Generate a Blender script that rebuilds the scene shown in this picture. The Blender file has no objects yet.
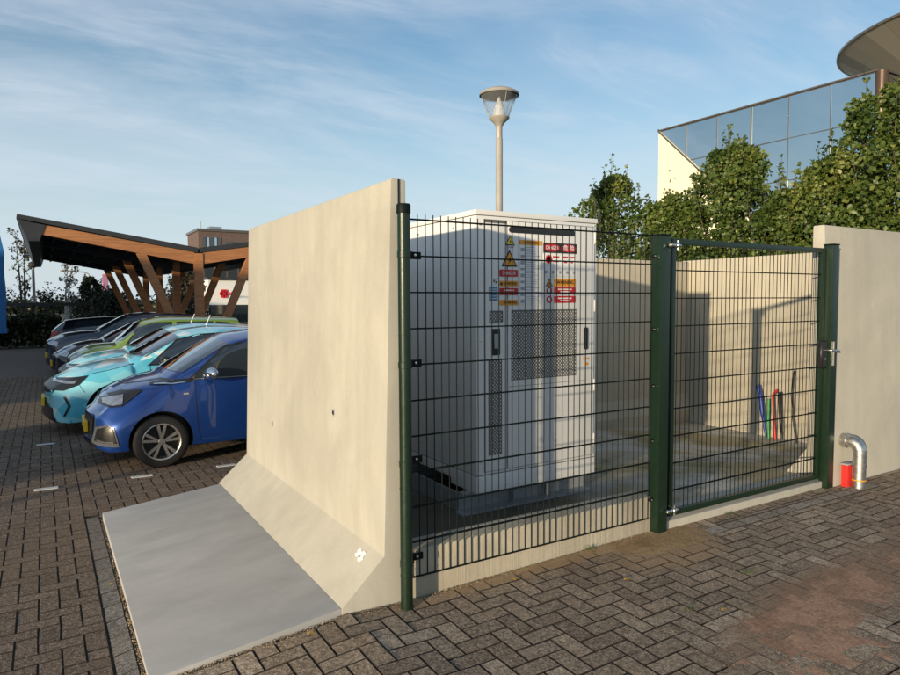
import bpy, bmesh, math, random
import numpy as np
from mathutils import Vector, Matrix, noise as mnoise
random.seed(7); rng = np.random.default_rng(7)
PI = math.pi; R = math.radians
scene = bpy.context.scene
C = bpy.context.scene.collection
Z0 = 1.70                      # eye height above the paving in front of the fence

# ------------------------------------------------------------------ camera
pitch, yaw, roll, F = .0559, .5484, -.0049, 664.03
fw = Vector((math.sin(yaw)*math.cos(pitch), math.cos(yaw)*math.cos(pitch), -math.sin(pitch)))
rt = Vector((math.cos(yaw), -math.sin(yaw), 0)); up = rt.cross(fw)
r2 = rt*math.cos(roll)+up*math.sin(roll); u2 = r2.cross(fw)
cam = bpy.data.cameras.new('camera'); co = bpy.data.objects.new('camera', cam); C.objects.link(co)
m = Matrix.Identity(4)
for i in range(3):
    m[i][0] = r2[i]; m[i][1] = u2[i]; m[i][2] = -fw[i]
m[2][3] = Z0; co.matrix_world = m
cam.sensor_width = 36; cam.lens = 36*F/900; cam.clip_end = 2000; cam.clip_start = .05
scene.camera = co

# ------------------------------------------------------------------ light
SUN_EL, SUN_AZ = R(6.6), R(26.8)                 # light travels along (cos az, sin az), dropping by el
trav = Vector((math.cos(SUN_AZ)*math.cos(SUN_EL), math.sin(SUN_AZ)*math.cos(SUN_EL), -math.sin(SUN_EL)))
sl = bpy.data.lights.new('sun', 'SUN'); sl.energy = 5.0; sl.angle = R(.8); sl.color = (1, .82, .56)
so = bpy.data.objects.new('sun', sl); C.objects.link(so); so.rotation_euler = (-trav).to_track_quat('Z', 'Y').to_euler()
w = bpy.data.worlds.new('World'); scene.world = w; w.use_nodes = True
nt = w.node_tree; nt.nodes.clear(); N = nt.nodes.new; Lk = nt.links.new
out = N('ShaderNodeOutputWorld'); bg = N('ShaderNodeBackground'); Lk(bg.outputs[0], out.inputs[0])
sky = N('ShaderNodeTexSky'); sky.sky_type = 'NISHITA'; sky.sun_disc = False
sky.sun_elevation = SUN_EL
sky.sun_rotation = math.atan2(-trav.x, -trav.y); sky.air_density = 1.0; sky.dust_density = .6; sky.ozone_density = 2.0
bg.inputs[1].default_value = .15
tc = N('ShaderNodeTexCoord'); sx = N('ShaderNodeSeparateXYZ'); Lk(tc.outputs['Generated'], sx.inputs[0])
def wm(op, a, b=None, c=None):
    n = N('ShaderNodeMath'); n.operation = op
    for i, v in enumerate((a, b, c)):
        if v is None: continue
        if isinstance(v, (int, float)): n.inputs[i].default_value = v
        else: Lk(v, n.inputs[i])
    return n.outputs[0]
den = wm('ADD', wm('MAXIMUM', sx.outputs[2], 0.0), .16)
px_, py_ = wm('DIVIDE', sx.outputs[0], den), wm('DIVIDE', sx.outputs[1], den)
cx = N('ShaderNodeCombineXYZ'); Lk(px_, cx.inputs[0]); Lk(py_, cx.inputs[1])
def cloud(rot, scale, ns, det, lo, hi, dist, loc=(0, 0, 0)):
    mp = N('ShaderNodeMapping'); mp.inputs['Rotation'].default_value = (0, 0, rot); mp.inputs['Scale'].default_value = scale
    mp.inputs['Location'].default_value = loc
    Lk(cx.outputs[0], mp.inputs[0]); n = N('ShaderNodeTexNoise'); n.inputs['Scale'].default_value = ns
    n.inputs['Detail'].default_value = det; n.inputs['Roughness'].default_value = .62; n.inputs['Distortion'].default_value = dist
    Lk(mp.outputs[0], n.inputs[0])
    r = N('ShaderNodeMapRange'); r.inputs[1].default_value = lo; r.inputs[2].default_value = hi; r.interpolation_type = 'SMOOTHSTEP'
    Lk(n.outputs[0], r.inputs[0]); return r.outputs[0]
c1 = cloud(R(38), (.6, 1.5, 1), .9, 7, .38, .74, .8, (3.1, 1.7, 0))
c2 = cloud(R(26), (.5, 1.8, 1), 2.2, 9, .42, .80, 1.2, (.4, 5.2, 0))
c3 = cloud(R(50), (1, 1.6, 1), .5, 4, .40, .75, .2, (7.7, .3, 0))
cm = wm('MINIMUM', wm('ADD', wm('MULTIPLY', c1, .46), wm('ADD', wm('MULTIPLY', c2, .30), wm('MULTIPLY', c3, .36))), .85)
mx = N('ShaderNodeMix'); mx.data_type = 'RGBA'; Lk(cm, mx.inputs[0])
hs = N('ShaderNodeHueSaturation'); hs.inputs['Saturation'].default_value = 1.15; hs.inputs['Value'].default_value = 1.25; Lk(sky.outputs[0], hs.inputs['Color']); Lk(hs.outputs[0], mx.inputs[6])
mx.inputs[7].default_value = (4.2, 4.6, 5.2, 1)
# pale band of haze low in the sky
hz = N('ShaderNodeMapRange'); hz.inputs[1].default_value = 0; hz.inputs[2].default_value = .42; hz.inputs[3].default_value = .85; hz.inputs[4].default_value = 0
hz.interpolation_type = 'SMOOTHSTEP'; Lk(sx.outputs[2], hz.inputs[0])
mh = N('ShaderNodeMix'); mh.data_type = 'RGBA'; Lk(hz.outputs[0], mh.inputs[0]); Lk(mx.outputs[2], mh.inputs[6]); mh.inputs[7].default_value = (3.7, 4.35, 4.9, 1)
Lk(mh.outputs[2], bg.inputs[0])
vs = scene.view_settings; vs.view_transform = 'Standard'; vs.look = 'None'; vs.gamma = 1; vs.exposure = 0.18

# ------------------------------------------------------------------ helpers
def tag(o, label=None, cat=None, group=None, kind=None):
    if label: o['label'] = label
    if cat: o['category'] = cat
    if group: o['group'] = group
    if kind: o['kind'] = kind
    return o
def thing(name, label, cat, loc=(0, 0, 0), group=None, rotz=0):
    o = bpy.data.objects.new(name, None); C.objects.link(o); o.location = loc; o.rotation_euler = (0, 0, rotz)
    o.empty_display_size = .1
    return tag(o, label, cat, group)
def wloc(p):
    v = Vector((0, 0, 0))
    while p is not None: v += Vector(p.location); p = p.parent
    return v
class MB:
    def __init__(s): s.v = []; s.f = []
    def add(s, vs, fs):
        n = len(s.v); s.v += [tuple(p) for p in vs]; s.f += [tuple(i+n for i in f) for f in fs]; return s
    def box(s, x0, x1, y0, y1, z0, z1, b=0.0):
        if b <= 0:
            return s.add([(x0,y0,z0),(x1,y0,z0),(x1,y1,z0),(x0,y1,z0),(x0,y0,z1),(x1,y0,z1),(x1,y1,z1),(x0,y1,z1)],
                [(0,3,2,1),(4,5,6,7),(0,1,5,4),(1,2,6,5),(2,3,7,6),(3,0,4,7)])
        b = min(b, (x1-x0)*.45, (y1-y0)*.45, (z1-z0)*.45); vs = []
        for cx_, sx_ in ((x0, 1), (x1, -1)):
            for cy_, sy_ in ((y0, 1), (y1, -1)):
                for cz_, sz_ in ((z0, 1), (z1, -1)):
                    vs += [(cx_, cy_+sy_*b, cz_+sz_*b), (cx_+sx_*b, cy_, cz_+sz_*b), (cx_+sx_*b, cy_+sy_*b, cz_)]
        bm = bmesh.new(); bv = [bm.verts.new(v) for v in vs]; r = bmesh.ops.convex_hull(bm, input=bv)
        bmesh.ops.dissolve_limit(bm, angle_limit=.01, verts=bm.verts, edges=bm.edges)
        bm.verts.index_update(); s.add([v.co[:] for v in bm.verts], [[v.index for v in f.verts] for f in bm.faces]); bm.free(); return s
    def tube(s, pts, rad, n=10, cap=True):
        pts = [Vector(p) for p in pts]; rs = rad if isinstance(rad, (list, tuple)) else [rad]*len(pts)
        base = len(s.v); prev = None
        for i, p in enumerate(pts):
            d = (pts[min(i+1, len(pts)-1)]-pts[max(i-1, 0)]).normalized()
            if prev is None:
                a = d.orthogonal().normalized()
            else:
                a = (prev - d*prev.dot(d)).normalized()
            prev = a; b = d.cross(a)
            for k in range(n):
                t = 2*PI*k/n; s.v.append(tuple(p+(a*math.cos(t)+b*math.sin(t))*rs[i]))
        for i in range(len(pts)-1):
            for k in range(n):
                k2 = (k+1) % n; s.f.append((base+i*n+k, base+i*n+k2, base+(i+1)*n+k2, base+(i+1)*n+k))
        if cap:
            s.f.append(tuple(base+k for k in reversed(range(n)))); s.f.append(tuple(base+(len(pts)-1)*n+k for k in range(n)))
        return s
    def lathe(s, c, prof, n=24, axis='z', cap=True):
        base = len(s.v); c = Vector(c)
        for (r, h) in prof:
            for k in range(n):
                t = 2*PI*k/n; a, b = r*math.cos(t), r*math.sin(t)
                p = {'z': (a, b, h), 'y': (a, h, b), 'x': (h, a, b)}[axis]; s.v.append(tuple(c+Vector(p)))
        for i in range(len(prof)-1):
            for k in range(n):
                k2 = (k+1) % n; s.f.append((base+i*n+k, base+i*n+k2, base+(i+1)*n+k2, base+(i+1)*n+k))
        if cap and prof[0][0] > 1e-6: s.f.append(tuple(base+k for k in range(n)))
        if cap and prof[-1][0] > 1e-6: s.f.append(tuple(base+(len(prof)-1)*n+k for k in range(n)))
        return s
    def prism(s, poly, a0, a1, axis='y'):          # poly in the other two axes: (x,z) for y, (y,z) for x, (x,y) for z
        n = len(poly)
        mk = {'y': lambda p, a: (p[0], a, p[1]), 'x': lambda p, a: (a, p[0], p[1]), 'z': lambda p, a: (p[0], p[1], a)}[axis]
        return s.add([mk(p, a0) for p in poly]+[mk(p, a1) for p in poly],
            [tuple(range(n)), tuple(reversed(range(n, 2*n)))]+[(i, i+n, (i+1) % n+n, (i+1) % n) for i in range(n)])
    def build(s, name, m, parent=None, smooth=None, bevel=0, fixn=True):
        me = bpy.data.meshes.new(name); off = wloc(parent)
        me.from_pydata([(x-off.x, y-off.y, z-off.z) for x, y, z in s.v], [], s.f)
        if fixn or bevel:
            bm = bmesh.new(); bm.from_mesh(me)
            if bevel:
                es = [e for e in bm.edges if len(e.link_faces) == 2 and e.calc_face_angle(0) > .4]
                bmesh.ops.bevel(bm, geom=es, offset=bevel, segments=2, affect='EDGES', profile=.7, clamp_overlap=True)
            bmesh.ops.recalc_face_normals(bm, faces=bm.faces); bm.to_mesh(me); bm.free()
        if smooth:
            me.shade_smooth(); me.set_sharp_from_angle(angle=R(smooth))
        o = bpy.data.objects.new(name, me); C.objects.link(o); me.materials.append(m); o.parent = parent
        return o
def inst(src, loc=None, parent=None, rot=None, name=None):
    o = src.copy(); C.objects.link(o)
    if parent is not None: o.parent = parent
    if loc is not None: o.location = loc
    if rot is not None: o.rotation_euler = rot
    return o
def copy_tree(o, parent=None):
    c = o.copy(); C.objects.link(c); c.parent = parent
    for ch in o.children: copy_tree(ch, c)
    return c

# ------------------------------------------------------------------ materials
class NM:
    def __init__(s, name):
        s.m = bpy.data.materials.new(name); s.m.use_nodes = True; s.t = s.m.node_tree; s.b = s.t.nodes['Principled BSDF']
        s.tc = s.t.nodes.new('ShaderNodeTexCoord'); s.o = s.tc.outputs['Object']
    def n(s, k, **kw):
        a = s.t.nodes.new(k)
        for q, v in kw.items(): setattr(a, q, v)
        return a
    def l(s, a, b): s.t.links.new(a, b)
    def mapped(s, scale, src=None):
        mp = s.n('ShaderNodeMapping'); mp.inputs['Scale'].default_value = scale if isinstance(scale, tuple) else (scale,)*3
        s.l(src or s.o, mp.inputs[0]); return mp.outputs[0]
    def noise(s, scale, det=4, rough=.55, dist=0, src=None):
        a = s.n('ShaderNodeTexNoise'); a.inputs['Scale'].default_value = 1; a.inputs['Detail'].default_value = det
        a.inputs['Roughness'].default_value = rough; a.inputs['Distortion'].default_value = dist
        s.l(s.mapped(scale, src), a.inputs[0]); return a.outputs[0]
    def rng(s, v, lo, hi, a=0, b=1):
        r = s.n('ShaderNodeMapRange'); s.l(v, r.inputs[0])
        for i, x in enumerate((lo, hi, a, b)): r.inputs[i+1].default_value = x
        return r.outputs[0]
    def mix(s, f, a, b, mode='MIX'):
        x = s.n('ShaderNodeMix', data_type='RGBA', blend_type=mode)
        for i, v in ((0, f), (6, a), (7, b)):
            if isinstance(v, (int, float)): x.inputs[i].default_value = v
            elif isinstance(v, tuple): x.inputs[i].default_value = (*v, 1)
            else: s.l(v, x.inputs[i])
        return x.outputs[2]
    def math(s, op, a, b=None):
        x = s.n('ShaderNodeMath', operation=op)
        for i, v in enumerate((a, b)):
            if v is None: continue
            if isinstance(v, (int, float)): x.inputs[i].default_value = v
            else: s.l(v, x.inputs[i])
        return x.outputs[0]
    def col(s, v):
        if isinstance(v, tuple): s.b.inputs['Base Color'].default_value = (*v, 1)
        else: s.l(v, s.b.inputs['Base Color'])
    def set(s, **k):
        for a, v in k.items():
            i = s.b.inputs[a.replace('_', ' ')]
            if isinstance(v, (int, float)): i.default_value = v
            else: s.l(v, i)
    def bump(s, h, st=.3, d=.01):
        b = s.n('ShaderNodeBump'); b.inputs['Strength'].default_value = st; b.inputs['Distance'].default_value = d
        s.l(h, b.inputs['Height']); s.l(b.outputs[0], s.b.inputs['Normal'])
def plain(name, c, rough=.5, metal=0, var=.12, vs=6, bump=0, coat=0):
    a = NM(name); d = tuple(x*(1-var) for x in c); e = tuple(min(1, x*(1+var)) for x in c)
    f = a.noise(vs, 5); a.col(a.mix(a.rng(f, .3, .7), d, e)); a.set(Roughness=a.rng(a.noise(vs*3, 3), .3, .7, max(.02, rough*.85), min(1, rough*1.15)), Metallic=metal)
    if coat: a.set(Coat_Weight=coat); a.b.inputs['Coat Roughness'].default_value = .04
    if bump: a.bump(a.noise(vs*12, 4), bump, .003)
    return a.m
def concrete(name, base, stain, streak=(9, 9, .5), bump=.25, sk=.40):
    a = NM(name); k = a.noise(1.1, 5, .6, .6); f = a.noise(streak, 6, .6, .3); g = a.noise(55, 3, .7)
    c = a.mix(a.rng(k, .38, .66), base, stain); k2 = a.noise((4.5, 4.5, 2.2), 7, .7, 1.2); c = a.mix(a.math('MULTIPLY', a.rng(k2, .54, .72), .20), c, tuple(x*.62 for x in stain)); c = a.mix(a.math('MULTIPLY', a.rng(k2, .45, .30), .12), c, tuple(min(1, x*1.18) for x in base)); c = a.mix(a.math('MULTIPLY', a.rng(f, .42, .70), sk), c, tuple(x*.70 for x in base))
    c = a.mix(a.math('MULTIPLY', a.rng(g, .3, .7), .16), c, tuple(x*.7 for x in stain))
    v = a.n('ShaderNodeTexVoronoi', feature='F1'); a.l(a.mapped(13), v.inputs[0])
    hole = a.rng(v.outputs['Distance'], .045, .085, 1, 0)
    hole = a.math('MULTIPLY', hole, a.rng(a.noise(2.3, 2), .50, .58)); c = a.mix(a.math('MULTIPLY', hole, .5), c, tuple(x*.35 for x in base))
    a.col(c); a.set(Roughness=.86)
    h = a.math('ADD', a.math('MULTIPLY', f, .6), a.math('MULTIPLY', g, .25)); h = a.math('SUBTRACT', h, a.math('MULTIPLY', hole, .5)); a.bump(h, bump, .006)
    return a.m
M = {}
M['wall'] = concrete('cast_concrete', (.47, .45, .385), (.385, .365, .315), (7, 7, .9), .35, .34)
M['wall_in'] = concrete('cast_concrete_inner', (.50, .455, .36), (.40, .37, .30), (5, 5, .5))
M['foot'] = concrete('trowelled_concrete', (.44, .435, .43), (.38, .375, .365), (1.5, 5, 5), .12, .65)
M['kerb'] = concrete('boarded_concrete', (.52, .47, .37), (.30, .26, .19), (38, 38, .9), 1.0, .85)
M['cab'] = plain('cabinet_paint', (.72, .72, .71), .42, 0, .03, 2)
M['cab_seam'] = plain('cabinet_seam', (.10, .10, .10), .6)
M['black'] = plain('black_plastic', (.012, .012, .013), .35)
M['dark'] = plain('dark_rubber', (.011, .011, .012), .7, 0, .2, 20, .3)
M['green'] = plain('green_powder_coat', (.006, .020, .010), .38, 0, .10, 9, .08)
M['wire'] = plain('green_wire_coat', (.002, .006, .005), .6, 0, .15, 14); M['wire'].node_tree.nodes['Principled BSDF'].inputs['Specular IOR Level'].default_value = .2
M['zinc'] = plain('zinc_bolt', (.62, .62, .60), .28, 1, .15, 30)
M['galv'] = plain('galvanised_steel', (.50, .50, .48), .42, 1, .30, 26, .25)
M['ventback'] = plain('vent_back', (.13, .13, .125), .6)
M['skid'] = plain('steel_skid', (.34, .36, .38), .45, .3, .12, 6)
M['red'] = plain('red_plastic', (.62, .03, .025), .4)
M['blue_p'] = plain('blue_conduit', (.01, .045, .30), .4)
M['green_p'] = plain('green_conduit', (.02, .32, .08), .4)
M['lamp'] = plain('lamp_grey_paint', (.36, .33, .29), .5, .1, .1, 5)
M['white'] = plain('white_paint', (.78, .78, .76), .5, 0, .06)
M['cream'] = plain('cream_cladding', (.80, .74, .55), .6, 0, .03, .6)
M['alu'] = plain('bronze_frame', (.16, .14, .12), .35, .6, .1)
M['roofdark'] = plain('dark_roof_sheet', (.028, .03, .034), .45, 0, .2, 2)
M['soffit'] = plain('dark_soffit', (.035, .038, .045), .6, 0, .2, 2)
M['saucer'] = plain('saucer_panel', (.17, .15, .12), .5, 0, .04, .4)
M['saucer2'] = plain('saucer_panel_b', (.20, .18, .145), .5, 0, .04, .4)
M['brickred'] = plain('red_brick', (.13, .088, .075), .85, 0, .2, 3)
M['hedge'] = plain('hedge_leaf', (.035, .05, .02), .7, 0, .4, 3)
def wood(name, c, ax):
    a = NM(name); sc = [22, 22, 22]; sc[ax] = 1.2
    f = a.noise(tuple(sc), 6, .6, 1.0); c0 = a.mix(a.rng(f, .3, .7), tuple(x*.62 for x in c), tuple(min(1, x*1.2) for x in c))
    a.col(c0); a.set(Roughness=.55); a.bump(f, .2, .004); return a.m
M['wood'] = wood('larch_timber', (.40, .17, .065), 0)
def paver_mat(name, cols, reddish=True, speck=1.0):
    a = NM(name); geo = a.n('ShaderNodeNewGeometry'); P = geo.outputs['Position']
    oi = a.n('ShaderNodeObjectInfo'); at = a.n('ShaderNodeAttribute', attribute_name='tone')
    r = a.math('FRACT', a.math('ADD', oi.outputs['Random'], at.outputs['Fac']))
    ramp = a.n('ShaderNodeValToRGB'); ramp.color_ramp.interpolation = 'LINEAR'
    while len(ramp.color_ramp.elements) < len(cols): ramp.color_ramp.elements.new(.5)
    for i, c in enumerate(cols):
        e = ramp.color_ramp.elements[i]; e.position = i/(len(cols)-1); e.color = (*c, 1)
    a.l(r, ramp.inputs[0]); c = ramp.outputs[0]
    sp = a.n('ShaderNodeTexVoronoi', feature='F1'); sp.inputs['Randomness'].default_value = 1; a.l(a.mapped(62, P), sp.inputs[0])
    sc = a.n('ShaderNodeSeparateColor'); a.l(sp.outputs['Color'], sc.inputs[0])
    c = a.mix(a.math('MULTIPLY', a.rng(sc.outputs[0], .76, .80), .75*speck), c, (.60, .52, .42))
    c = a.mix(a.math('MULTIPLY', a.rng(sc.outputs[1], .6, .72), .6), c, (.06, .048, .038))
    gr_ = a.noise(48, 4, .8, 0, P); c = a.mix(1.0, c, a.mix(a.rng(gr_, .34, .66), (.42, .40, .38), (1.55, 1.52, 1.48)), 'MULTIPLY')
    n1 = a.noise(1.3, 5, .62, .4, P); c = a.mix(a.math('MULTIPLY', a.rng(n1, .45, .72), .45), c, (.24, .165, .11))
    n3 = a.noise(7, 4, .6, .2, P); c = a.mix(a.math('MULTIPLY', a.rng(n3, .5, .8), .4), c, (.12, .105, .085))
    if reddish:                                    # reddish sand washed over the paving
        sp_ = a.n('ShaderNodeSeparateXYZ'); a.l(P, sp_.inputs[0])
        def blob(x, y, rx, ry, ang):
            ca, sa = math.cos(ang), math.sin(ang)
            dx, dy = a.math('SUBTRACT', sp_.outputs[0], x), a.math('SUBTRACT', sp_.outputs[1], y)
            u = a.math('DIVIDE', a.math('ADD', a.math('MULTIPLY', dx, ca), a.math('MULTIPLY', dy, sa)), rx)
            v = a.math('DIVIDE', a.math('SUBTRACT', a.math('MULTIPLY', dy, ca), a.math('MULTIPLY', dx, sa)), ry)
            return a.math('ADD', a.math('MULTIPLY', u, u), a.math('MULTIPLY', v, v))
        nn = a.math('MULTIPLY', a.noise(5, 6, .7, .3, P), 1.9)
        for (x, y, rx, ry, g, k) in ((3.75, 2.0, 1.15, .30, .12, .95), (3.45, 2.92, .55, .28, 0, .75), (2.9, 3.16, 1.5, .09, 0, .8), (5.6, 2.3, 1.2, .22, .25, .6)):
            msk = a.rng(a.math('ADD', blob(x, y, rx, ry, g), nn), 1.25, 1.95, 1, 0)
            gr = a.rng(sc.outputs[2], 0, 1, .6, 1)
            c = a.mix(a.math('MULTIPLY', a.math('MULTIPLY', msk, gr), k), c, (.30, .19, .125) if y < 2.8 else (.42, .28, .16))
    a.col(c); a.set(Roughness=1.0); a.b.inputs['Specular IOR Level'].default_value = .05
    h = a.math('ADD', a.math('MULTIPLY', sc.outputs[0], .5), a.math('MULTIPLY', gr_, 1.6)); a.bump(h, .8, .006)
    return a.m
M['paver'] = paver_mat('concrete_paver', [(.22, .168, .125), (.38, .295, .215), (.27, .21, .155), (.44, .35, .26), (.30, .232, .168), (.56, .455, .345)])
M['paverL'] = paver_mat('parking_paver', [(.15, .115, .092), (.22, .17, .135), (.18, .14, .11), (.26, .20, .16)], False, .8)
M['paverG'] = paver_mat('grey_edging_paver', [(.19, .19, .185), (.25, .25, .245), (.21, .21, .205)], False, .25)
M['paverS'] = paver_mat('pale_paver', [(.33, .30, .26), (.42, .38, .33)], False, .4)
M['paverW'] = plain('white_marking_paver', (.55, .55, .53), .8, 0, .12, 20, .3)
def sandm(name, c1, c2):
    a = NM(name); f = a.noise(60, 6, .8); g = a.noise(5, 4, .6); c = a.mix(a.rng(f, .32, .68), c1, c2); c = a.mix(a.math('MULTIPLY', a.rng(g, .45, .65), .4), c, tuple(x*.5 for x in c1))
    a.col(c); a.set(Roughness=1.0); a.b.inputs['Specular IOR Level'].default_value = .05; a.bump(f, .9, .006); return a.m
M['sand'] = sandm('reddish_sand', (.24, .135, .085), (.55, .36, .25))
M['sand2'] = sandm('tan_sand', (.20, .125, .06), (.50, .36, .20))
def bed():
    a = NM('joint_sand'); f = a.noise(30, 6, .7); g = a.noise(2.2, 5, .6)
    c = a.mix(a.rng(f, .3, .7), (.03, .024, .018), (.085, .065, .045)); c = a.mix(a.math('MULTIPLY', a.rng(g, .55, .7), .6), c, (.05, .06, .02))
    a.col(c); a.set(Roughness=.95); a.bump(f, .6, .01); return a.m
M['bed'] = bed()
M['side'] = plain('dirty_shaded_paver_side', (.045, .036, .028), .95, 0, .2, 20)  # joint dirt and shade in one dark colour, so sunlit edges don't glow
def farpave():
    a = NM('far_block_paving'); b = a.n('ShaderNodeTexBrick'); a.l(a.o, b.inputs[0]); b.inputs['Scale'].default_value = 4.7
    b.inputs['Mortar Size'].default_value = .03; b.inputs['Color1'].default_value = (.17, .135, .11, 1); b.inputs['Color2'].default_value = (.21, .165, .13, 1)
    b.inputs['Mortar'].default_value = (.035, .03, .025, 1); a.col(b.outputs[0]); a.set(Roughness=.9); return a.m
M['farpave'] = farpave()
def yard():
    a = NM('yard_floor'); n1 = a.noise(1.0, 5, .6, .8); n2 = a.noise(2.3, 6, .65, .4); n3 = a.noise(30, 4, .7)
    c = a.mix(a.rng(n1, .42, .58), (.40, .32, .18), (.50, .48, .43)); c = a.mix(a.math('MULTIPLY', a.rng(n2, .5, .66), .7), c, (.10, .115, .05))
    c = a.mix(a.math('MULTIPLY', a.rng(n3, .4, .7), .25), c, (.09, .08, .06)); 
    sp = a.n('ShaderNodeSeparateXYZ'); a.l(a.o, sp.inputs[0]); dk = a.rng(a.math('ADD', sp.outputs[0], a.math('MULTIPLY', n2, 1.2)), 4.0, 5.0, .88, 0); c = a.mix(dk, c, (.045, .042, .028)); a.col(c)  # cabinet end: dark soil with the cabinet's shadow mixed into the floor colour
    a.set(Roughness=a.rng(n1, .5, .6, .85, .45)); a.bump(n3, .5, .01); return a.m
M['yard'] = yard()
def grass():
    a = NM('ground_soil'); n1 = a.noise(.5, 6, .6); a.col(a.mix(a.rng(n1, .35, .65), (.045, .055, .02), (.10, .085, .05))); a.set(Roughness=.95); return a.m
M['soil'] = grass()
def leafm(name, c1, c2, c3):
    a = NM(name); at = a.n('ShaderNodeAttribute', attribute_name='tone'); ramp = a.n('ShaderNodeValToRGB')
    ramp.color_ramp.elements.new(.5)
    for i, c in enumerate((c1, c2, c3)): ramp.color_ramp.elements[i].position = (.0, .55, 1)[i]; ramp.color_ramp.elements[i].color = (*c, 1)
    a.l(at.outputs['Fac'], ramp.inputs[0]); a.col(ramp.outputs[0]); a.set(Roughness=.45)
    tr = a.n('ShaderNodeBsdfTranslucent'); a.l(ramp.outputs[0], tr.inputs[0]); ms = a.n('ShaderNodeMixShader'); ms.inputs[0].default_value = .28
    o = a.t.nodes['Material Output']; a.l(a.b.outputs[0], ms.inputs[1]); a.l(tr.outputs[0], ms.inputs[2]); a.l(ms.outputs[0], o.inputs[0]); return a.m
M['leaf'] = leafm('tree_leaf', (.04, .072, .012), (.10, .15, .028), (.25, .26, .06))
M['leafdark'] = leafm('dark_leaf', (.018, .028, .012), (.03, .042, .018), (.07, .055, .02))
M['leafdry'] = leafm('sparse_leaf', (.05, .05, .03), (.07, .06, .035), (.12, .08, .04))
def gritm():
    a = NM('grit'); at = a.n('ShaderNodeAttribute', attribute_name='tone'); a.col(a.mix(at.outputs['Fac'], (.07, .045, .025), (.55, .42, .26))); a.set(Roughness=.95); return a.m
M['grit'] = gritm()
M['bark'] = plain('bark', (.10, .08, .06), .9, 0, .3, 12, .5)
M['birch'] = plain('pale_bark', (.35, .34, .32), .8, 0, .3, 9, .3)
def paint(name, c, flake=True):
    a = NM(name); f = a.noise(2, 3); a.col(a.mix(a.rng(f, .3, .7), tuple(x*.94 for x in c), tuple(min(1, x*1.05) for x in c)))
    a.set(Metallic=.45 if flake else 0, Roughness=.32, Coat_Weight=1.0); a.b.inputs['Coat Roughness'].default_value = .03; return a.m
M['p_blue'] = paint('blue_car_paint', (.006, .045, .23))
M['p_green'] = paint('lime_car_paint', (.17, .27, .03), False)
M['p_black'] = paint('black_car_paint', (.010, .013, .020))
M['p_grey'] = paint('dark_blue_car_paint', (.03, .045, .07))
M['p_silver'] = paint('silver_car_paint', (.35, .37, .40))
def wrap():
    a = NM('turquoise_wrap'); mp = a.mapped((.75, .75, 1.5)); v = a.n('ShaderNodeTexVoronoi', feature='F1'); a.l(mp, v.inputs[0])
    s = a.n('ShaderNodeSeparateColor'); a.l(v.outputs['Color'], s.inputs[0])
    c = a.mix(a.rng(s.outputs[0], .15, .85), (.08, .46, .62), (.26, .64, .74)); c = a.mix(a.rng(s.outputs[1], .76, .765), c, (.58, .70, .68)); 
    a.col(c); a.set(Roughness=.3, Coat_Weight=1.0); a.b.inputs['Coat Roughness'].default_value = .05; return a.m
M['p_wrap'] = wrap()
def glassy(name, c=(.012, .016, .02), r=.03):
    a = NM(name); a.col(c); a.set(Roughness=r, Coat_Weight=1.0); a.b.inputs['Specular IOR Level'].default_value = .9; a.b.inputs['Coat Roughness'].default_value = .01; return a.m
M['cglass'] = glassy('car_glass', (.016, .024, .034))
M['wglass'] = glassy('dark_window_glass', (.02, .024, .03), .05)
def mirror():
    a = NM('mirror_glazing'); a.col((.50, .58, .62)); a.set(Metallic=1.0, Roughness=.015)
    a.bump(a.noise(.5, 3, .5), .25, .03); return a.m
M['mirror'] = mirror()
def lampglass():
    a = NM('lamp_globe'); a.col((.75, .78, .8)); a.set(Roughness=.05); a.b.inputs['Transmission Weight'].default_value = .85; a.b.inputs['IOR'].default_value = 1.1; a.b.inputs['Alpha'].default_value = .45; return a.m
M['lglass'] = lampglass()
M['chrome'] = plain('chrome', (.75, .75, .75), .08, 1, .02)
M['rim'] = plain('alloy_rim', (.55, .55, .54), .25, .9, .08, 20)
M['plate'] = plain('yellow_plate', (.75, .48, .02), .5)
M['headlamp'] = plain('headlamp_lens', (.40, .42, .45), .08, .8, .1, 30)
M['taillamp'] = plain('tail_lamp', (.30, .015, .012), .15)
M['s_red'] = plain('label_red', (.50, .012, .02), .45)
M['s_org'] = plain('label_orange', (.72, .30, .015), .45)
M['s_yel'] = plain('label_yellow', (.78, .60, .02), .45)
M['s_wht'] = plain('label_white', (.74, .75, .76), .45)
M['s_blk'] = plain('label_black', (.015, .015, .016), .45)
M['s_gry'] = plain('label_grey', (.30, .32, .35), .5)
M['s_blu'] = plain('label_blue', (.08, .22, .38), .5)
M['bluebanner'] = plain('blue_fabric', (.01, .13, .38), .6)
M['pinksign'] = plain('pink_sign', (.45, .20, .32), .5)
M['signred'] = plain('shop_red', (.60, .02, .03), .5)
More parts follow.
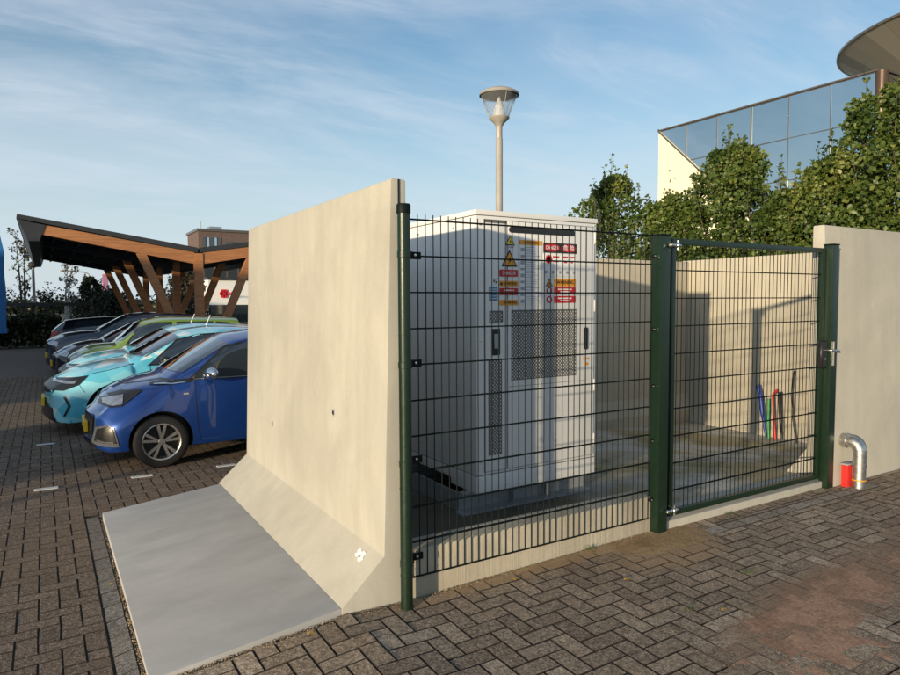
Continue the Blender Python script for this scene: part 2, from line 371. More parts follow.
# ------------------------------------------------------------------ ground
def lerp(a, b, t): return a+(b-a)*max(0, min(1, t))
def zg(x, y):
    if x <= .25: a = -.08
    elif x <= .36: a = lerp(-.08, -.050, (x-.25)/.11)
    elif x <= 1.3: a = lerp(-.050, .034, (x-.36)/.94)
    elif x <= 1.66: a = lerp(.034, .020, (x-1.3)/.36)
    else: a = lerp(.020, .045, (x-1.66)/1.9)
    z = lerp(a, -.085, (y-3.3)/2.7)
    if y > 7: z -= .008*(min(y, 40)-7)
    return z
def Zr(z): return z+Z0
def sheet(name, xs, ys, dz, m, skip=None, fn=zg):
    vs = [(x, y, fn(x, y)+dz) for y in ys for x in xs]; n = len(xs); fs = []
    for j in range(len(ys)-1):
        for i in range(n-1):
            if skip and skip((xs[i]+xs[i+1])/2, (ys[j]+ys[j+1])/2): continue
            fs.append((j*n+i, j*n+i+1, (j+1)*n+i+1, (j+1)*n+i))
    b = MB(); b.add(vs, fs); o = b.build(name, m, fixn=False); return o
inside = lambda x, y: (x > 1.62 and y > 3.3 and x < 40 and y < 6.6) or (x > 8 and y > 3.3 and y < 40)
g = MB(); g.add([(-600, -60, -.42), (600, -60, -.42), (600, 1200, -.42), (-600, 1200, -.42)], [(0, 1, 2, 3)])
tag(g.build('ground', M['soil'], fixn=False), kind='structure')
xs = sorted(set([-45, -20, -8, .25, .36, 1.3, 1.66, 3.55, 3.3, 12, 20, 40]+[round(-4+.5*i, 2) for i in range(33)]))
ys = sorted(set([-30, -10, -3, 3.3, 6.0, 7, 20, 24, 28, 32, 34.5]+[round(.5*i, 2) for i in range(42)]))
tag(sheet('far_paving', xs, ys, -.024, M['farpave'], inside), kind='structure')
bed = sheet('paving_bed', [x for x in xs if -5 <= x <= 12], [y for y in ys if 0 <= y <= 20], -.011, M['bed'], inside); tag(bed, kind='structure')

frame_px = lambda x, y, z: ((lambda v: (450+F*v.dot(r2)/v.dot(fw), 337.5-F*v.dot(u2)/v.dot(fw)) if v.dot(fw) > .3 else (-9e9, 9e9))(Vector((x, y, z-Z0))))
def in_view(x, y, mg=90):
    p = frame_px(x, y, zg(x, y)); return -mg < p[0] < 900+mg and p[1] < 675+mg
W_ = .105; G_ = .0042; HB = .03
def brick_mesh(name, lx, ly, m, ch=.002):
    b = MB(); x, y = lx/2, ly/2
    vs = [(-x+ch, -y+ch, 0), (x-ch, -y+ch, 0), (x-ch, y-ch, 0), (-x+ch, y-ch, 0), (-x, -y, -ch), (x, -y, -ch), (x, y, -ch), (-x, y, -ch), (-x, -y, -HB), (x, -y, -HB), (x, y, -HB), (-x, y, -HB)]
    fs = [(0, 1, 2, 3)]+[(4+i, 4+(i+1) % 4, (i+1) % 4, i) for i in range(4)]+[(8+i, 8+(i+1) % 4, 4+(i+1) % 4, 4+i) for i in range(4)]
    b.add(vs, fs); me = bpy.data.meshes.new(name); me.from_pydata(b.v, [], b.f); me.materials.append(m); me.materials.append(M['side']); me.polygons.foreach_set('material_index', [0]+[1]*8); return me
def lay(parent, name, rects, m, limit=300, stuff='pavers'):
    """rects: (x0,x1,y0,y1[,material]); nearest ones are single objects, the rest one mesh"""
    rects = sorted(rects, key=lambda r: -1000*(in_view((r[0]+r[1])/2, (r[2]+r[3])/2, 0)) + math.hypot((r[0]+r[1])/2, (r[2]+r[3])/2))
    cache = {}
    for r in rects[:limit]:
        x0, x1, y0, y1 = r[:4]; mm = r[4] if len(r) > 4 else m
        lx, ly = round(x1-x0-2*G_, 4), round(y1-y0-2*G_, 4); k = (lx, ly, mm.name)
        if k not in cache: cache[k] = brick_mesh(name, lx, ly, mm)
        o = bpy.data.objects.new(name, cache[k]); C.objects.link(o); o.parent = parent
        cx_, cy_ = (x0+x1)/2, (y0+y1)/2
        gx = (zg(cx_+.05, cy_)-zg(cx_-.05, cy_))/.1; gy = (zg(cx_, cy_+.05)-zg(cx_, cy_-.05))/.1
        o.location = Vector((cx_, cy_, zg(cx_, cy_)+random.gauss(0, .0007)))-wloc(parent)
        o.rotation_euler = (math.atan(gy)+random.gauss(0, .005), -math.atan(gx)+random.gauss(0, .005), random.gauss(0, .008))
    rest = rects[limit:]
    if rest:
        vs = []; fs = []; tone = []; ch = .002
        for r in rest:
            x0, x1, y0, y1 = r[0]+G_, r[1]-G_, r[2]+G_, r[3]-G_; n = len(vs); dz = random.gauss(0, .0007); tx, ty = random.gauss(0, .005), random.gauss(0, .005)
            mx_, my_ = (x0+x1)/2, (y0+y1)/2
            def P(x, y, z): return (x, y, zg(x, y)+dz+(x-mx_)*tx+(y-my_)*ty+z)
            vs += [P(x0+ch, y0+ch, 0), P(x1-ch, y0+ch, 0), P(x1-ch, y1-ch, 0), P(x0+ch, y1-ch, 0)]
            vs += [P(x, y, -ch) for x, y in ((x0, y0), (x1, y0), (x1, y1), (x0, y1))]+[P(x, y, -HB) for x, y in ((x0, y0), (x1, y0), (x1, y1), (x0, y1))]
            fs += [(n, n+1, n+2, n+3)]+[(n+4+i, n+4+(i+1) % 4, n+(i+1) % 4, n+i) for i in range(4)]+[(n+8+i, n+8+(i+1) % 4, n+4+(i+1) % 4, n+4+i) for i in range(4)]
            tone += [random.random()]*9
        me = bpy.data.meshes.new(stuff); me.from_pydata(vs, [], fs); me.materials.append(m); me.materials.append(M['side']); me.polygons.foreach_set('material_index', ([0]+[1]*8)*len(rest))
        at = me.attributes.new('tone', 'FLOAT', 'FACE'); at.data.foreach_set('value', tone)
        o = bpy.data.objects.new(stuff, me); C.objects.link(o); o.parent = parent; o.location = -wloc(parent); tag(o, kind='stuff')
def herring(x0, x1, y0, y1, keep, xo=0, yo=0, flip=1):
    out = []
    i0, i1 = int((x0-xo)/W_)-2, int((x1-xo)/W_)+2; j0, j1 = int((y0-yo)/W_)-2, int((y1-yo)/W_)+2
    for i in range(i0, i1):
        for j in range(j0, j1):
            k = (i-flip*j) % 4
            if k == 0: r = (i, i+2, j, j+1)
            elif k == 2: r = (i, i+1, j-1, j+1) if flip == 1 else (i, i+1, j, j+2)
            else: continue
            a = [xo+r[0]*W_, xo+r[1]*W_, yo+r[2]*W_, yo+r[3]*W_]
            a = [max(a[0], x0), min(a[1], x1), max(a[2], y0), min(a[3], y1)]
            if a[1]-a[0] < .025 or a[3]-a[2] < .025: continue
            if keep((a[0]+a[1])/2, (a[2]+a[3])/2): out.append(tuple(a))
    return out
pv = thing('brick_pavement', None, None, (4, 2, 0)); tag(pv, kind='structure')
front = [r if (r[1] > 5.78) else r for r in herring(.40, 5.78, .9, 3.232, in_view, .40, .06)+herring(5.78, 10.5, .9, 3.162, in_view, .40, .06)]
# the paler stretcher course before the gate replaces a strip of the bond
course = [(3.95+.21*i, 3.95+.21*i+.21, 2.955, 3.06, M['paverS']) for i in range(11)]
def cutout(rs, cs):
    res = []
    for r in rs:
        parts = [r[:4]]
        for c in cs:
            nx = []
            for p in parts:
                if p[1] <= c[0]+1e-4 or p[0] >= c[1]-1e-4 or p[3] <= c[2]+1e-4 or p[2] >= c[3]-1e-4: nx.append(p); continue
                if p[0] < c[0]-.02: nx.append((p[0], c[0], p[2], p[3])); p = (c[0],)+p[1:]
                if p[1] > c[1]+.02: nx.append((c[1], p[1], p[2], p[3])); p = (p[0], c[1])+p[2:]
                if p[2] < c[2]-.02: nx.append((p[0], p[1], p[2], c[2]))
                if p[3] > c[3]+.02: nx.append((p[0], p[1], c[3], p[3]))
            parts = nx
        res += [p+r[4:] for p in parts]
    return res
front = cutout(front, [(3.95, 3.95+.21*11, 2.955, 3.06)])+course
lay(pv, 'brick', front, M['paver'], 300, 'pavers')
pk = thing('parking_pavement', None, None, (-1, 8, 0)); tag(pk, kind='structure')
keepL = lambda x, y: in_view(x, y, 60) and not (x > -.05*y+3.6)
left = herring(-3.2, .232, 2.3, 20, keepL, .232-W_*60, 0)+herring(.232, 5.2, 6.235, 20, keepL, .232, 0)
marks = [(-.137+.84*i, -.137+.84*i+.20, y, y+.07) for y in (7.35, 9.80) for i in range(0, 4) if not (y > 9 and i > 0)]
lay(pk, 'brick', left, M['paverL'], 300, 'pavers')
for (x0, x1, y0, y1) in marks:
    if not in_view(x0, y0, 30): continue
    b = MB(); b.box(x0, x1, y0, y1, zg(x0, y0)-.02, zg(x0, y0)+.006, .003); b.build('marking_paver', M['paverW'], pk)
edge = [(.235, .337, 2.6+.21*i, 2.6+.21*i+.21) for i in range(17)]+[(.337+.21*i, .547+.21*i, 6.13, 6.232) for i in range(6)]
lay(pk, 'edging_paver', edge, M['paverG'], 300)

# ------------------------------------------------------------------ sand washed over the paving, grit along the edges
def sand_sheet(name, x0, x1, y0, y1, blobs, m, lim=3.23, cell=.014, seed=0):
    nx, ny = int((x1-x0)/cell), int((y1-y0)/cell); mk = {}; vs = []; fs = []
    def mask(x, y):
        b = max(1-math.sqrt(((x-cx)*math.cos(a)+(y-cy)*math.sin(a))**2/rx**2+((y-cy)*math.cos(a)-(x-cx)*math.sin(a))**2/ry**2) for cx, cy, rx, ry, a in blobs)
        return b+.55*mnoise.noise(Vector((x*3.1, y*3.1, seed)))+.35*mnoise.noise(Vector((x*11, y*11, seed+5)))+.22*mnoise.noise(Vector((x*34, y*34, seed+9)))
    for j in range(ny+1):
        for i in range(nx+1):
            x, y = x0+i*cell, y0+j*cell; k = mask(x, y); mk[i, j] = k; vs.append((x, y, zg(x, y)+max(-.006, min(.0014, -.0024+.006*k))))
    for j in range(ny):
        for i in range(nx):
            if max(mk[i, j], mk[i+1, j], mk[i, j+1], mk[i+1, j+1]) > -.25 and y0+(j+1)*cell < lim: fs.append((j*(nx+1)+i, j*(nx+1)+i+1, (j+1)*(nx+1)+i+1, (j+1)*(nx+1)+i))
    b = MB(); b.add(vs, fs); o = b.build(name, m, None, 60, fixn=False); tag(o, kind='structure'); return o
sand_sheet('sand_patch', 2.6, 5.2, 1.45, 2.7, [(3.75, 1.98, 1.1, .26, .12), (3.1, 1.7, .35, .3, 0)], M['sand'], seed=3)
sand_sheet('sand_patch', 5.0, 7.4, 1.9, 2.8, [(6.2, 2.35, 1.2, .25, .2)], M['sand'], seed=8)
sand_sheet('sand_patch', 1.75, 4.3, 2.6, 3.24, [(3.62, 3.08, .5, .22, 0), (2.9, 3.235, 1.2, .075, 0)], M['sand2'], seed=12, cell=.012)
def grit(name, spots, m):
    vs = []; fs = []; tone = []
    for (x, y, z, s) in spots:
        n = len(vs); a = random.uniform(0, 6.28)
        for k in range(3): vs.append((x+s*math.cos(a+2.1*k)*random.uniform(.6, 1.2), y+s*math.sin(a+2.1*k)*random.uniform(.6, 1.2), z-.001))
        vs.append((x, y, z+s*random.uniform(.5, 1.0))); fs += [(n, n+1, n+3), (n+1, n+2, n+3), (n+2, n, n+3)]; tone += [random.random()]*3
    me = bpy.data.meshes.new(name); me.from_pydata(vs, [], fs); me.materials.append(m); at = me.attributes.new('tone', 'FLOAT', 'FACE'); at.data.foreach_set('value', tone)
    o = bpy.data.objects.new(name, me); C.objects.link(o); tag(o, kind='stuff')
gs = []
for i in range(2600):                                     # along the slab, wall and kerb feet
    t = random.random(); q = abs(random.gauss(0, .022))
    x = .36+3.3*t; y = 3.236-q; gs.append((x, y, zg(x, y), random.uniform(.0012, .0045)))
for i in range(900):
    y = 2.7+3.4*random.random(); x = .340+random.uniform(-.002, .014); gs.append((x, y, zg(x, y)-.004, random.uniform(.002, .006)))
for i in range(2600):
    x = random.uniform(.4, 8); y = random.uniform(1.2, 3.1); gs.append((x, y, zg(x, y), random.uniform(.001, .0032)))
for i in range(1500):
    x = random.uniform(-1.5, .25); y = random.uniform(3, 7); gs.append((x, y, zg(x, y), random.uniform(.001, .0035)))
grit('grit', gs, M['grit'])

# ------------------------------------------------------------------ concrete walls
def nprism(name, poly, a0, a1, axis, m, parent, bevel=.006):
    b = MB(); b.prism(poly, a0, a1, axis); return b.build(name, m, parent, 40, bevel)
wl = thing('retaining_wall', 'tall pale concrete retaining wall with sloping foot and grey slab reaching out to the left', 'wall', (1.66, 3.24, 0))
nprism('stem', [(1.298, Zr(-1.634)), (1.55, Zr(-1.40)), (1.612, Zr(.649)), (1.62, Zr(.657)), (1.69, Zr(.657)), (1.70, Zr(.649)), (1.715, -.5), (1.298, -.5)], 3.24, 6.14, 'y', M['wall'], wl, .009)
nprism('foot_slab', [(.357, Zr(-1.735)), (1.297, Zr(-1.634)), (1.297, -.5), (.357, -.5)], 3.244, 6.10, 'y', M['foot'], wl, .007)
b = MB(); b.prism([(1.652, 1.9), (1.662, 1.9), (1.662, Zr(.655)), (1.652, Zr(.655))], 3.236, 3.2395, 'y'); b.build('joint', M['black'], wl)
for (y, z) in ((4.02, -.72), (5.35, -1.0)):        # form tie holes
    b = MB(); q = 1.55+(z+1.40)*.0303; b.lathe((q-.001, y, Zr(z)), [(.026, 0), (.026, -.002), (.020, -.002), (.016, .0)], 14, 'x'); b.build('tie_hole', M['foot'], wl)
b = MB(); fz = lambda x: Zr(-1.634+(x-1.298)*.9286); fp_ = [(1.470, 3.40), (1.490, 3.385), (1.498, 3.40), (1.515, 3.395), (1.519, 3.43), (1.510, 3.45), (1.520, 3.475), (1.508, 3.50), (1.495, 3.485), (1.489, 3.50), (1.478, 3.47), (1.484, 3.445), (1.472, 3.43)]
b.add([(x-.0022, y, fz(x)+.0022) for x, y in fp_], [tuple(range(len(fp_)))]); st_ = b.build('torn_sticker', M['s_wht'], wl)
b = MB(); b.add([(x-.0027, y, fz(x)+.0027) for x, y in ((1.484, 3.425), (1.494, 3.425), (1.494, 3.45), (1.484, 3.45))], [(0, 1, 2, 3)]); b.build('print', M['s_gry'], st_)

rw = thing('concrete_wall', 'concrete wall right of the gate with the steel pipe coming out of it', 'wall', (5.82, 3.2, 0))
def rwp(x0, x1):
    return nprism('wall_panel', [(3.165, -.5), (3.165, Zr(-1.66)), (3.262, Zr(.632)), (3.27, Zr(.640)), (3.355, Zr(.640)), (3.362, Zr(.632)), (3.375, Zr(-1.35)), (3.56, Zr(-1.60)), (3.56, -.5)], x0, x1, 'x', M['wall'], rw, .006)
rwp(5.815, 8.79); rwp(8.80, 11.79); rwp(11.8, 14.8)
bw = thing('back_wall', 'concrete wall at the back of the fenced yard behind the white cabinet', 'wall', (5, 6.45, 0))
for x0, x1 in ((1.80, 4.0), (4.008, 6.0), (6.008, 8.19)):
    nprism('wall_panel', [(6.450, -.5), (6.450, Zr(-1.62)), (6.580, Zr(-1.4)), (6.600, Zr(.545)), (6.607, Zr(.552)), (6.710, Zr(.552)), (6.715, Zr(.545)), (6.730, -.5)], x0, x1, 'x', M['wall_in'], bw)
b = MB(); b.box(1.80, 1.95, 6.15, 6.44, -.5, Zr(.55)); b.build('corner_post', M['wall_in'], bw, bevel=.006)
sw = thing('side_wall', 'sunlit concrete side wall of the yard seen through the gate', 'wall', (8, 5, 0))
for y0, y1 in ((3.575, 5.0), (5.008, 6.74)):
    nprism('wall_panel', [(8.06, -.5), (8.06, Zr(-1.79)), (8.18, Zr(-1.6)), (8.2, Zr(.565)), (8.207, Zr(.572)), (8.305, Zr(.572)), (8.31, Zr(.565)), (8.32, -.5)], y0, y1, 'y', M['wall_in'], sw)
kb = thing('kerb', 'low boarded concrete kerb under the mesh fence panel', 'kerb', (2.7, 3.28, 0))
nprism('kerb_beam', [(3.24, -.5), (3.24, Zr(-1.412)), (3.247, Zr(-1.406)), (3.40, Zr(-1.40)), (3.405, Zr(-1.405)), (3.41, -.5)], 1.722, 3.66, 'x', M['kerb'], kb, .004)
th = thing('threshold', 'pale concrete threshold strip beneath the gate', 'kerb', (4.7, 3.3, 0))
nprism('threshold_beam', [(3.20, -.5), (3.20, Zr(-1.605)), (3.205, Zr(-1.60)), (3.44, Zr(-1.585)), (3.445, -.5)], 3.70, 5.80, 'x', M['wall'], th, .005)
def zf(x, y): return Zr(-1.589-.215*max(0, min(1, (x-3.9)/3.5))*max(0, min(1, (y-3.55)/1.1)))
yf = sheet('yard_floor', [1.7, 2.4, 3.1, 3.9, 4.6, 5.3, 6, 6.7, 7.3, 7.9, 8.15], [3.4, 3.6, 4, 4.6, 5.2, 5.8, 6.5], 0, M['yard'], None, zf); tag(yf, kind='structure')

# ------------------------------------------------------------------ posts, fence, gate
pa = thing('fence_post', 'round green steel post standing against the end of the retaining wall', 'post', (1.640, 3.15, 0))
b = MB(); b.lathe((1.640, 3.15, 0), [(.0335, -.3), (.0335, Zr(.49))], 24); b.build('tube', M['green'], pa, 40)
b = MB(); b.lathe((1.640, 3.15, 0), [(.038, Zr(.46)), (.038, Zr(.503)), (.034, Zr(.510)), (0, Zr(.513))], 24); b.build('cap', M['wire'], pa, 40)
for z in (.245, -.345, -.88, -1.43):
    b = MB(); b.lathe((1.640, 3.15, 0), [(.0345, Zr(z)-.018), (.0362, Zr(z)-.016), (.0362, Zr(z)+.016), (.0345, Zr(z)+.018)], 24); br = b.build('clamp_band', M['green'], pa, 40)
    b = MB(); b.box(1.69, 1.775, 3.205, 3.2125, Zr(z)-.02, Zr(z)+.02, .002); b.box(1.665, 1.70, 3.17, 3.2125, Zr(z)-.02, Zr(z)+.02, .002); b.build('clamp_plate', M['wire'], br)
    b = MB(); b.lathe((1.735, 3.205, Zr(z)+.002), [(0, -.010), (.007, -.009), (.009, -.004), (.009, 0)], 12, 'y'); b.build('bolt', M['zinc'], br, 50)
for z in (-.19, -1.5, -1.02):
    b = MB(); b.lathe((1.640, 3.15, 0), [(.034, Zr(z)), (.0353, Zr(z)+.001), (.0353, Zr(z)+.006), (.034, Zr(z)+.007)], 24); b.build('ring', M['green'], pa, 40)

def sq_post(x0, x1, y0, y1, zt, label, cap=True):
    t = thing('gate_post', label, 'post', ((x0+x1)/2, (y0+y1)/2, 0))
    b = MB(); b.box(x0, x1, y0, y1, -.3, zt-.012); b.build('post_tube', M['green'], t, 40, .010)
    b = MB(); b.box(x0-.004, x1+.004, y0-.004, y1+.004, zt-.0115, zt); b.build('cap', M['wire'], t, 40, .004); return t
pb = sq_post(3.648, 3.744, 3.17, 3.261, Zr(.452), 'thick square green gate post in the middle, between mesh panel and gate')
pc = sq_post(5.764, 5.863, 3.155, 3.235, Zr(.468), 'thick square green gate post at the right, beside the concrete wall')
for z in (.30, -.02+-.19, -.61, -1.0, -1.42):
    b = MB(); b.box(3.615, 3.6475, 3.212, 3.228, Zr(z)-.012, Zr(z)+.012, .002); c = b.build('bracket', M['wire'], pb)
    b = MB(); b.lathe((3.632, 3.212, Zr(z)), [(0, -.008), (.006, -.007), (.008, -.002), (.008, 0)], 10, 'y'); b.build('bolt', M['zinc'], c, 50)

fp = thing('mesh_fence', 'green double wire mesh fence panel in front of the white cabinet', 'fence', (1.72, 3.236, 0))
ZT = Zr(.444)
b = MB(); b.tube([(1.72, 3.236, ZT-2.006), (1.72, 3.236, ZT+.030)], .0031, 6); v0 = b.build('vertical_wire', M['wire'], fp, 60)
nv = 39
for i in range(1, nv): inst(v0, Vector((.05*i*.9985, 0, 0)))
b = MB(); b.tube([(1.712, 3.2295, ZT), (1.715+.05*(nv-1), 3.2295, ZT)], .0042, 6); h0 = b.build('horizontal_wire', M['wire'], fp, 60)
for i in range(11):
    for k in range(2):
        if i or k: inst(h0, Vector((0, .013*k, -.2*i)))
gt = thing('gate', 'closed green mesh gate with square tube frame and black lock box', 'gate', (3.85, 3.25, 0))
gx0, gx1, gy0, gy1, gz0, gz1 = 3.812, 5.757, 3.215, 3.255, Zr(-1.575), Zr(.432)
for n_, bx in (('stile', (gx0, gx0+.045, gy0, gy1, gz0, gz1)), ('stile', (gx1-.045, gx1, gy0, gy1, gz0, gz1)), ('rail', (gx0+.0451, gx1-.0451, gy0, gy1, gz1-.042, gz1)), ('rail', (gx0+.0451, gx1-.0451, gy0, gy1, gz0, gz0+.042))):
    b = MB(); b.box(*bx); b.build(n_, M['green'], gt, 40, .005)
b = MB(); b.tube([(gx0+.085, 3.236, gz0+.0425), (gx0+.085, 3.236, gz1-.0425)], .0031, 6); v0 = b.build('vertical_wire', M['wire'], gt, 60)
n2 = int((gx1-gx0-.12)/.05)
for i in range(1, n2+1): inst(v0, Vector((.05*i, 0, 0)))
b = MB(); b.tube([(gx0+.0455, 3.2295, Zr(.207)), (gx1-.0455, 3.2295, Zr(.207))], .0042, 6); h0 = b.build('horizontal_wire', M['wire'], gt, 60)
for i in range(9):
    for k in range(2):
        if i or k: inst(h0, Vector((0, .013*k, -.2*i)))
for z in (.375, -1.505):
    b = MB()
    for (x, r) in ((3.725, .016), (3.762, .012), (3.795, .018)):
        b.lathe((x, 3.15, Zr(z)), [(0, -r)]+[(r*math.sin(PI*k/8), -r*math.cos(PI*k/8)) for k in range(1, 8)]+[(0, r)], 14)
    b.tube([(3.71, 3.15, Zr(z)), (3.83, 3.15, Zr(z))], .008, 10); b.tube([(3.795, 3.15, Zr(z)-.035), (3.795, 3.15, Zr(z)+.035)], .007, 10); b.tube([(3.825, 3.15, Zr(z)), (3.83, 3.214, Zr(z))], .008, 10)
    b.build('hinge', M['zinc'], gt, 50)
b = MB(); b.box(5.655, 5.740, 3.165, 3.2145, Zr(-.60), Zr(-.36), .014); lk = b.build('lock_box', M['black'], gt, 40)
b = MB(); b.tube([(5.70, 3.164, Zr(-.442)), (5.70, 3.115, Zr(-.442)), (5.71, 3.105, Zr(-.442)), (5.80, 3.102, Zr(-.447))], .0085, 10); b.build('handle', M['zinc'], lk, 50)
b = MB(); b.lathe((5.70, 3.1645, Zr(-.52)), [(.010, 0), (.010, -.004), (.004, -.005)], 12, 'y'); b.build('key_cylinder', M['zinc'], lk, 50)
b = MB(); b.box(5.795, 5.812, 3.143, 3.1545, Zr(-.58), Zr(-.37), .002); b.build('strike_plate', M['zinc'], pc)

# ------------------------------------------------------------------ cabinet
cb = thing('electrical_cabinet', 'large white battery cabinet with warning labels and perforated door vents behind the mesh fence', 'cabinet', (2.69, 4.03, 0))
X0, X1, Y0, Y1 = 2.690, 3.865, 4.032, 5.42
b = MB(); b.box(X0, X1, Y0, Y1, Zr(-1.30), Zr(.615)); b.build('body', M['cab'], cb, 40, .006)
b = MB(); b.box(X0-.008, X1+.008, Y0-.008, Y1+.008, Zr(.619), Zr(.656)); b.build('lid', M['cab'], cb, 40, .006)
b = MB(); b.box(X0+.006, X1-.006, Y0+.006, Y1-.006, Zr(.6145), Zr(.6195)); b.build('lid_gap', M['cab_seam'], cb)
b = MB(); b.prism([(Y0, Zr(-1.306)), (Y1, Zr(-1.306)), (Y1, Zr(-1.385)), (4.40, Zr(-1.385)), (4.40, Zr(-1.435)), (Y0, Zr(-1.435))], X0, X1, 'x'); b.build('skirt', M['cab'], cb, 40, .004)
b = MB(); b.box(X0+.005, X1-.005, Y0+.005, Y1-.005, Zr(-1.307), Zr(-1.299)); b.build('skirt_gap', M['cab_seam'], cb)
b = MB(); b.box(2.762, 2.955, 4.020, 4.0315, Zr(-1.275), Zr(.565)); nd = b.build('narrow_door', M['cab'], cb, 40, .003)
b = MB(); b.box(2.968, 3.835, 4.020, 4.0315, Zr(-1.275), Zr(.585)); md = b.build('main_door', M['cab'], cb, 40, .003)
b = MB(); b.box(2.756, 3.841, 4.0305, 4.0335, Zr(-1.281), Zr(.591)); b.build('door_gap', M['cab_seam'], cb)
b = MB(); b.box(3.74, 3.743, 4.0185, 4.021, Zr(-1.27), Zr(.58)); b.box(2.975, 3.74, 4.0185, 4.021, Zr(-.655), Zr(-.652)); b.build('door_fold', M['cab_seam'], md)
yf_ = 4.0195
for z in (.50, -.05, -.70, -1.15):
    b = MB(); b.box(3.8365, 3.852, 4.016, 4.0305, Zr(z)-.05, Zr(z)+.05, .004); b.build('hinge', M['cab'], cb, 40)
for (x, z) in ((2.725, .55), (2.725, -.3), (2.725, -1.2), (3.845, .60)):
    b = MB(); b.lathe((x, 4.0315, Zr(z)), [(0, -.004), (.007, -.0035), (.009, 0)], 12, 'y'); b.build('screw', M['zinc'], cb, 40)
for y in (4.35, 4.9):
    for z in (.55, -1.2):
        b = MB(); b.lathe((X0+.001, y, Zr(z)), [(0, -.004), (.007, -.0035), (.009, 0)], 12, 'x'); b.build('screw', M['zinc'], cb, 40)
b = MB(); b.box(X0-.0015, X0+.002, 4.30, 4.303, Zr(-1.29), Zr(.60)); b.build('panel_seam', M['cab_seam'], cb)
b = MB(); b.prism([(2.99, Zr(.502)), (3.61, Zr(.502)), (3.625, Zr(.515)), (3.625, Zr(.533)), (3.61, Zr(.546)), (2.99, Zr(.546)), (2.975, Zr(.533)), (2.975, Zr(.515))], 4.0175, 4.0210, 'y'); b.build('air_slot', M['black'], md)
def vent(x0, x1, z0, z1, parent, px=.0265, pz=.0225):
    b = MB(); b.box(x0, x1, 4.0170, 4.0215, Zr(z0), Zr(z1)); v = b.build('vent', M['ventback'], parent)
    b = MB(); r = 0; z = z0+pz*.6
    while z < z1-pz*.3:
        x = x0+px*.5+(px*.5 if r % 2 else 0)
        while x < x1-px*.3:
            b.add([(x-.0055, 4.0155, Zr(z)), (x, 4.0155, Zr(z)-.007), (x+.0055, 4.0155, Zr(z)), (x, 4.0155, Zr(z)+.007)], [(0, 1, 2, 3)])
            b.add([(x-.0055, 4.0155, Zr(z)), (x-.0055, 4.0172, Zr(z)), (x, 4.0172, Zr(z)-.007), (x, 4.0155, Zr(z)-.007)], [(0, 1, 2, 3)])
            x += px
        z += pz*.5*1.2; r += 1
    g_ = b.build('perforation', M['cab'], v, fixn=False); tag(g_, kind='stuff')
vent(2.795, 2.918, -.165, -.078, nd); vent(2.787, 2.908, -1.155, -.445, nd); vent(2.996, 3.642, -.607, -.075, md)
b = MB(); b.box(2.812, 2.892, 4.012, 4.0215, Zr(-.408), Zr(-.212), .006); hd = b.build('latch_frame', M['black'], nd, 40)
b = MB(); b.box(2.832, 2.875, 4.006, 4.0121, Zr(-.36), Zr(-.25), .004); b.build('latch_lever', M['skid'], hd, 40)
b = MB(); b.prism([(3.742+.018*math.cos(t)+.0, Zr(-.24 if math.sin(t) >= 0 else -.385)+.018*math.sin(t)) for t in [2*PI*k/16 for k in range(16)]], 4.008, 4.0195, 'y'); b.build('handle', M['black'], md, 40)
b = MB(); b.box(3.715, 3.79, 4.0175, 4.020, Zr(-.482), Zr(-.472)); b.box(3.735, 3.775, 4.0175, 4.020, Zr(-.53), Zr(-.512)); b.build('label', M['s_org'], md)
# labels
def text(s, x, z, size, m, parent, y=4.0140, align='CENTER', sx=1.0):
    cu = bpy.data.curves.new('lettering', 'FONT'); cu.body = s; cu.size = size; cu.align_x = align; cu.align_y = 'CENTER'; cu.offset = size*.012
    o = bpy.data.objects.new('tmp', cu); dg = bpy.context.evaluated_depsgraph_get()
    C.objects.link(o); dg.update(); me = bpy.data.meshes.new_from_object(o.evaluated_get(dg)); bpy.data.objects.remove(o)
    me.name = 'lettering'; t = bpy.data.objects.new('lettering', me); C.objects.link(t); me.materials.clear(); me.materials.append(m)
    t.parent = parent; t.location = Vector((x, y, Zr(z)))-wloc(parent); t.rotation_euler = (PI/2, 0, 0); t.scale = (sx, 1, 1); return t
def lab(x0, x1, z0, z1, m, parent, name='label', y=4.0165):
    b = MB(); b.box(x0, x1, y, 4.0198, Zr(z0), Zr(z1)); return b.build(name, m, parent)
def bars(parent, rows, m, y=4.0152):
    b = MB()
    for (x0, x1, z, h) in rows: b.box(x0, x1, y, 4.0164, Zr(z)-h/2, Zr(z)+h/2)
    return b.build('print', m, parent)
def tri(cx_, z0, z1, m, parent, sym=True):
    h = z1-z0; hw = h*.58
    b = MB(); b.prism([(cx_-hw, Zr(z0)), (cx_+hw, Zr(z0)), (cx_, Zr(z1))], 4.0165, 4.0198, 'y'); o = b.build('warning_triangle', M['s_blk'], parent)
    b = MB(); b.prism([(cx_-hw*.76, Zr(z0+h*.10)), (cx_+hw*.76, Zr(z0+h*.10)), (cx_, Zr(z0+h*.84))], 4.0155, 4.0164, 'y'); b.build('field', m, o)
    if sym:
        b = MB(); q = h
        b.prism([(cx_+.10*q, Zr(z0+.62*q)), (cx_-.16*q, Zr(z0+.34*q)), (cx_-.02*q, Zr(z0+.36*q)), (cx_-.10*q, Zr(z0+.13*q)), (cx_+.17*q, Zr(z0+.42*q)), (cx_+.03*q, Zr(z0+.40*q))], 4.0145, 4.0154, 'y'); b.build('symbol', M['s_blk'], o)
tri(2.985, .408, .482, M['s_yel'], md); bars(md, [(2.955, 3.015, .395, .010)], M['s_gry'], 4.0165)
tri(2.978, .250, .375, M['s_org'], md)
o = lab(2.888, 3.055, .175, .226, M['s_red'], md); text('DANGER', 2.972, .2, .036, M['s_wht'], o, sx=.85)
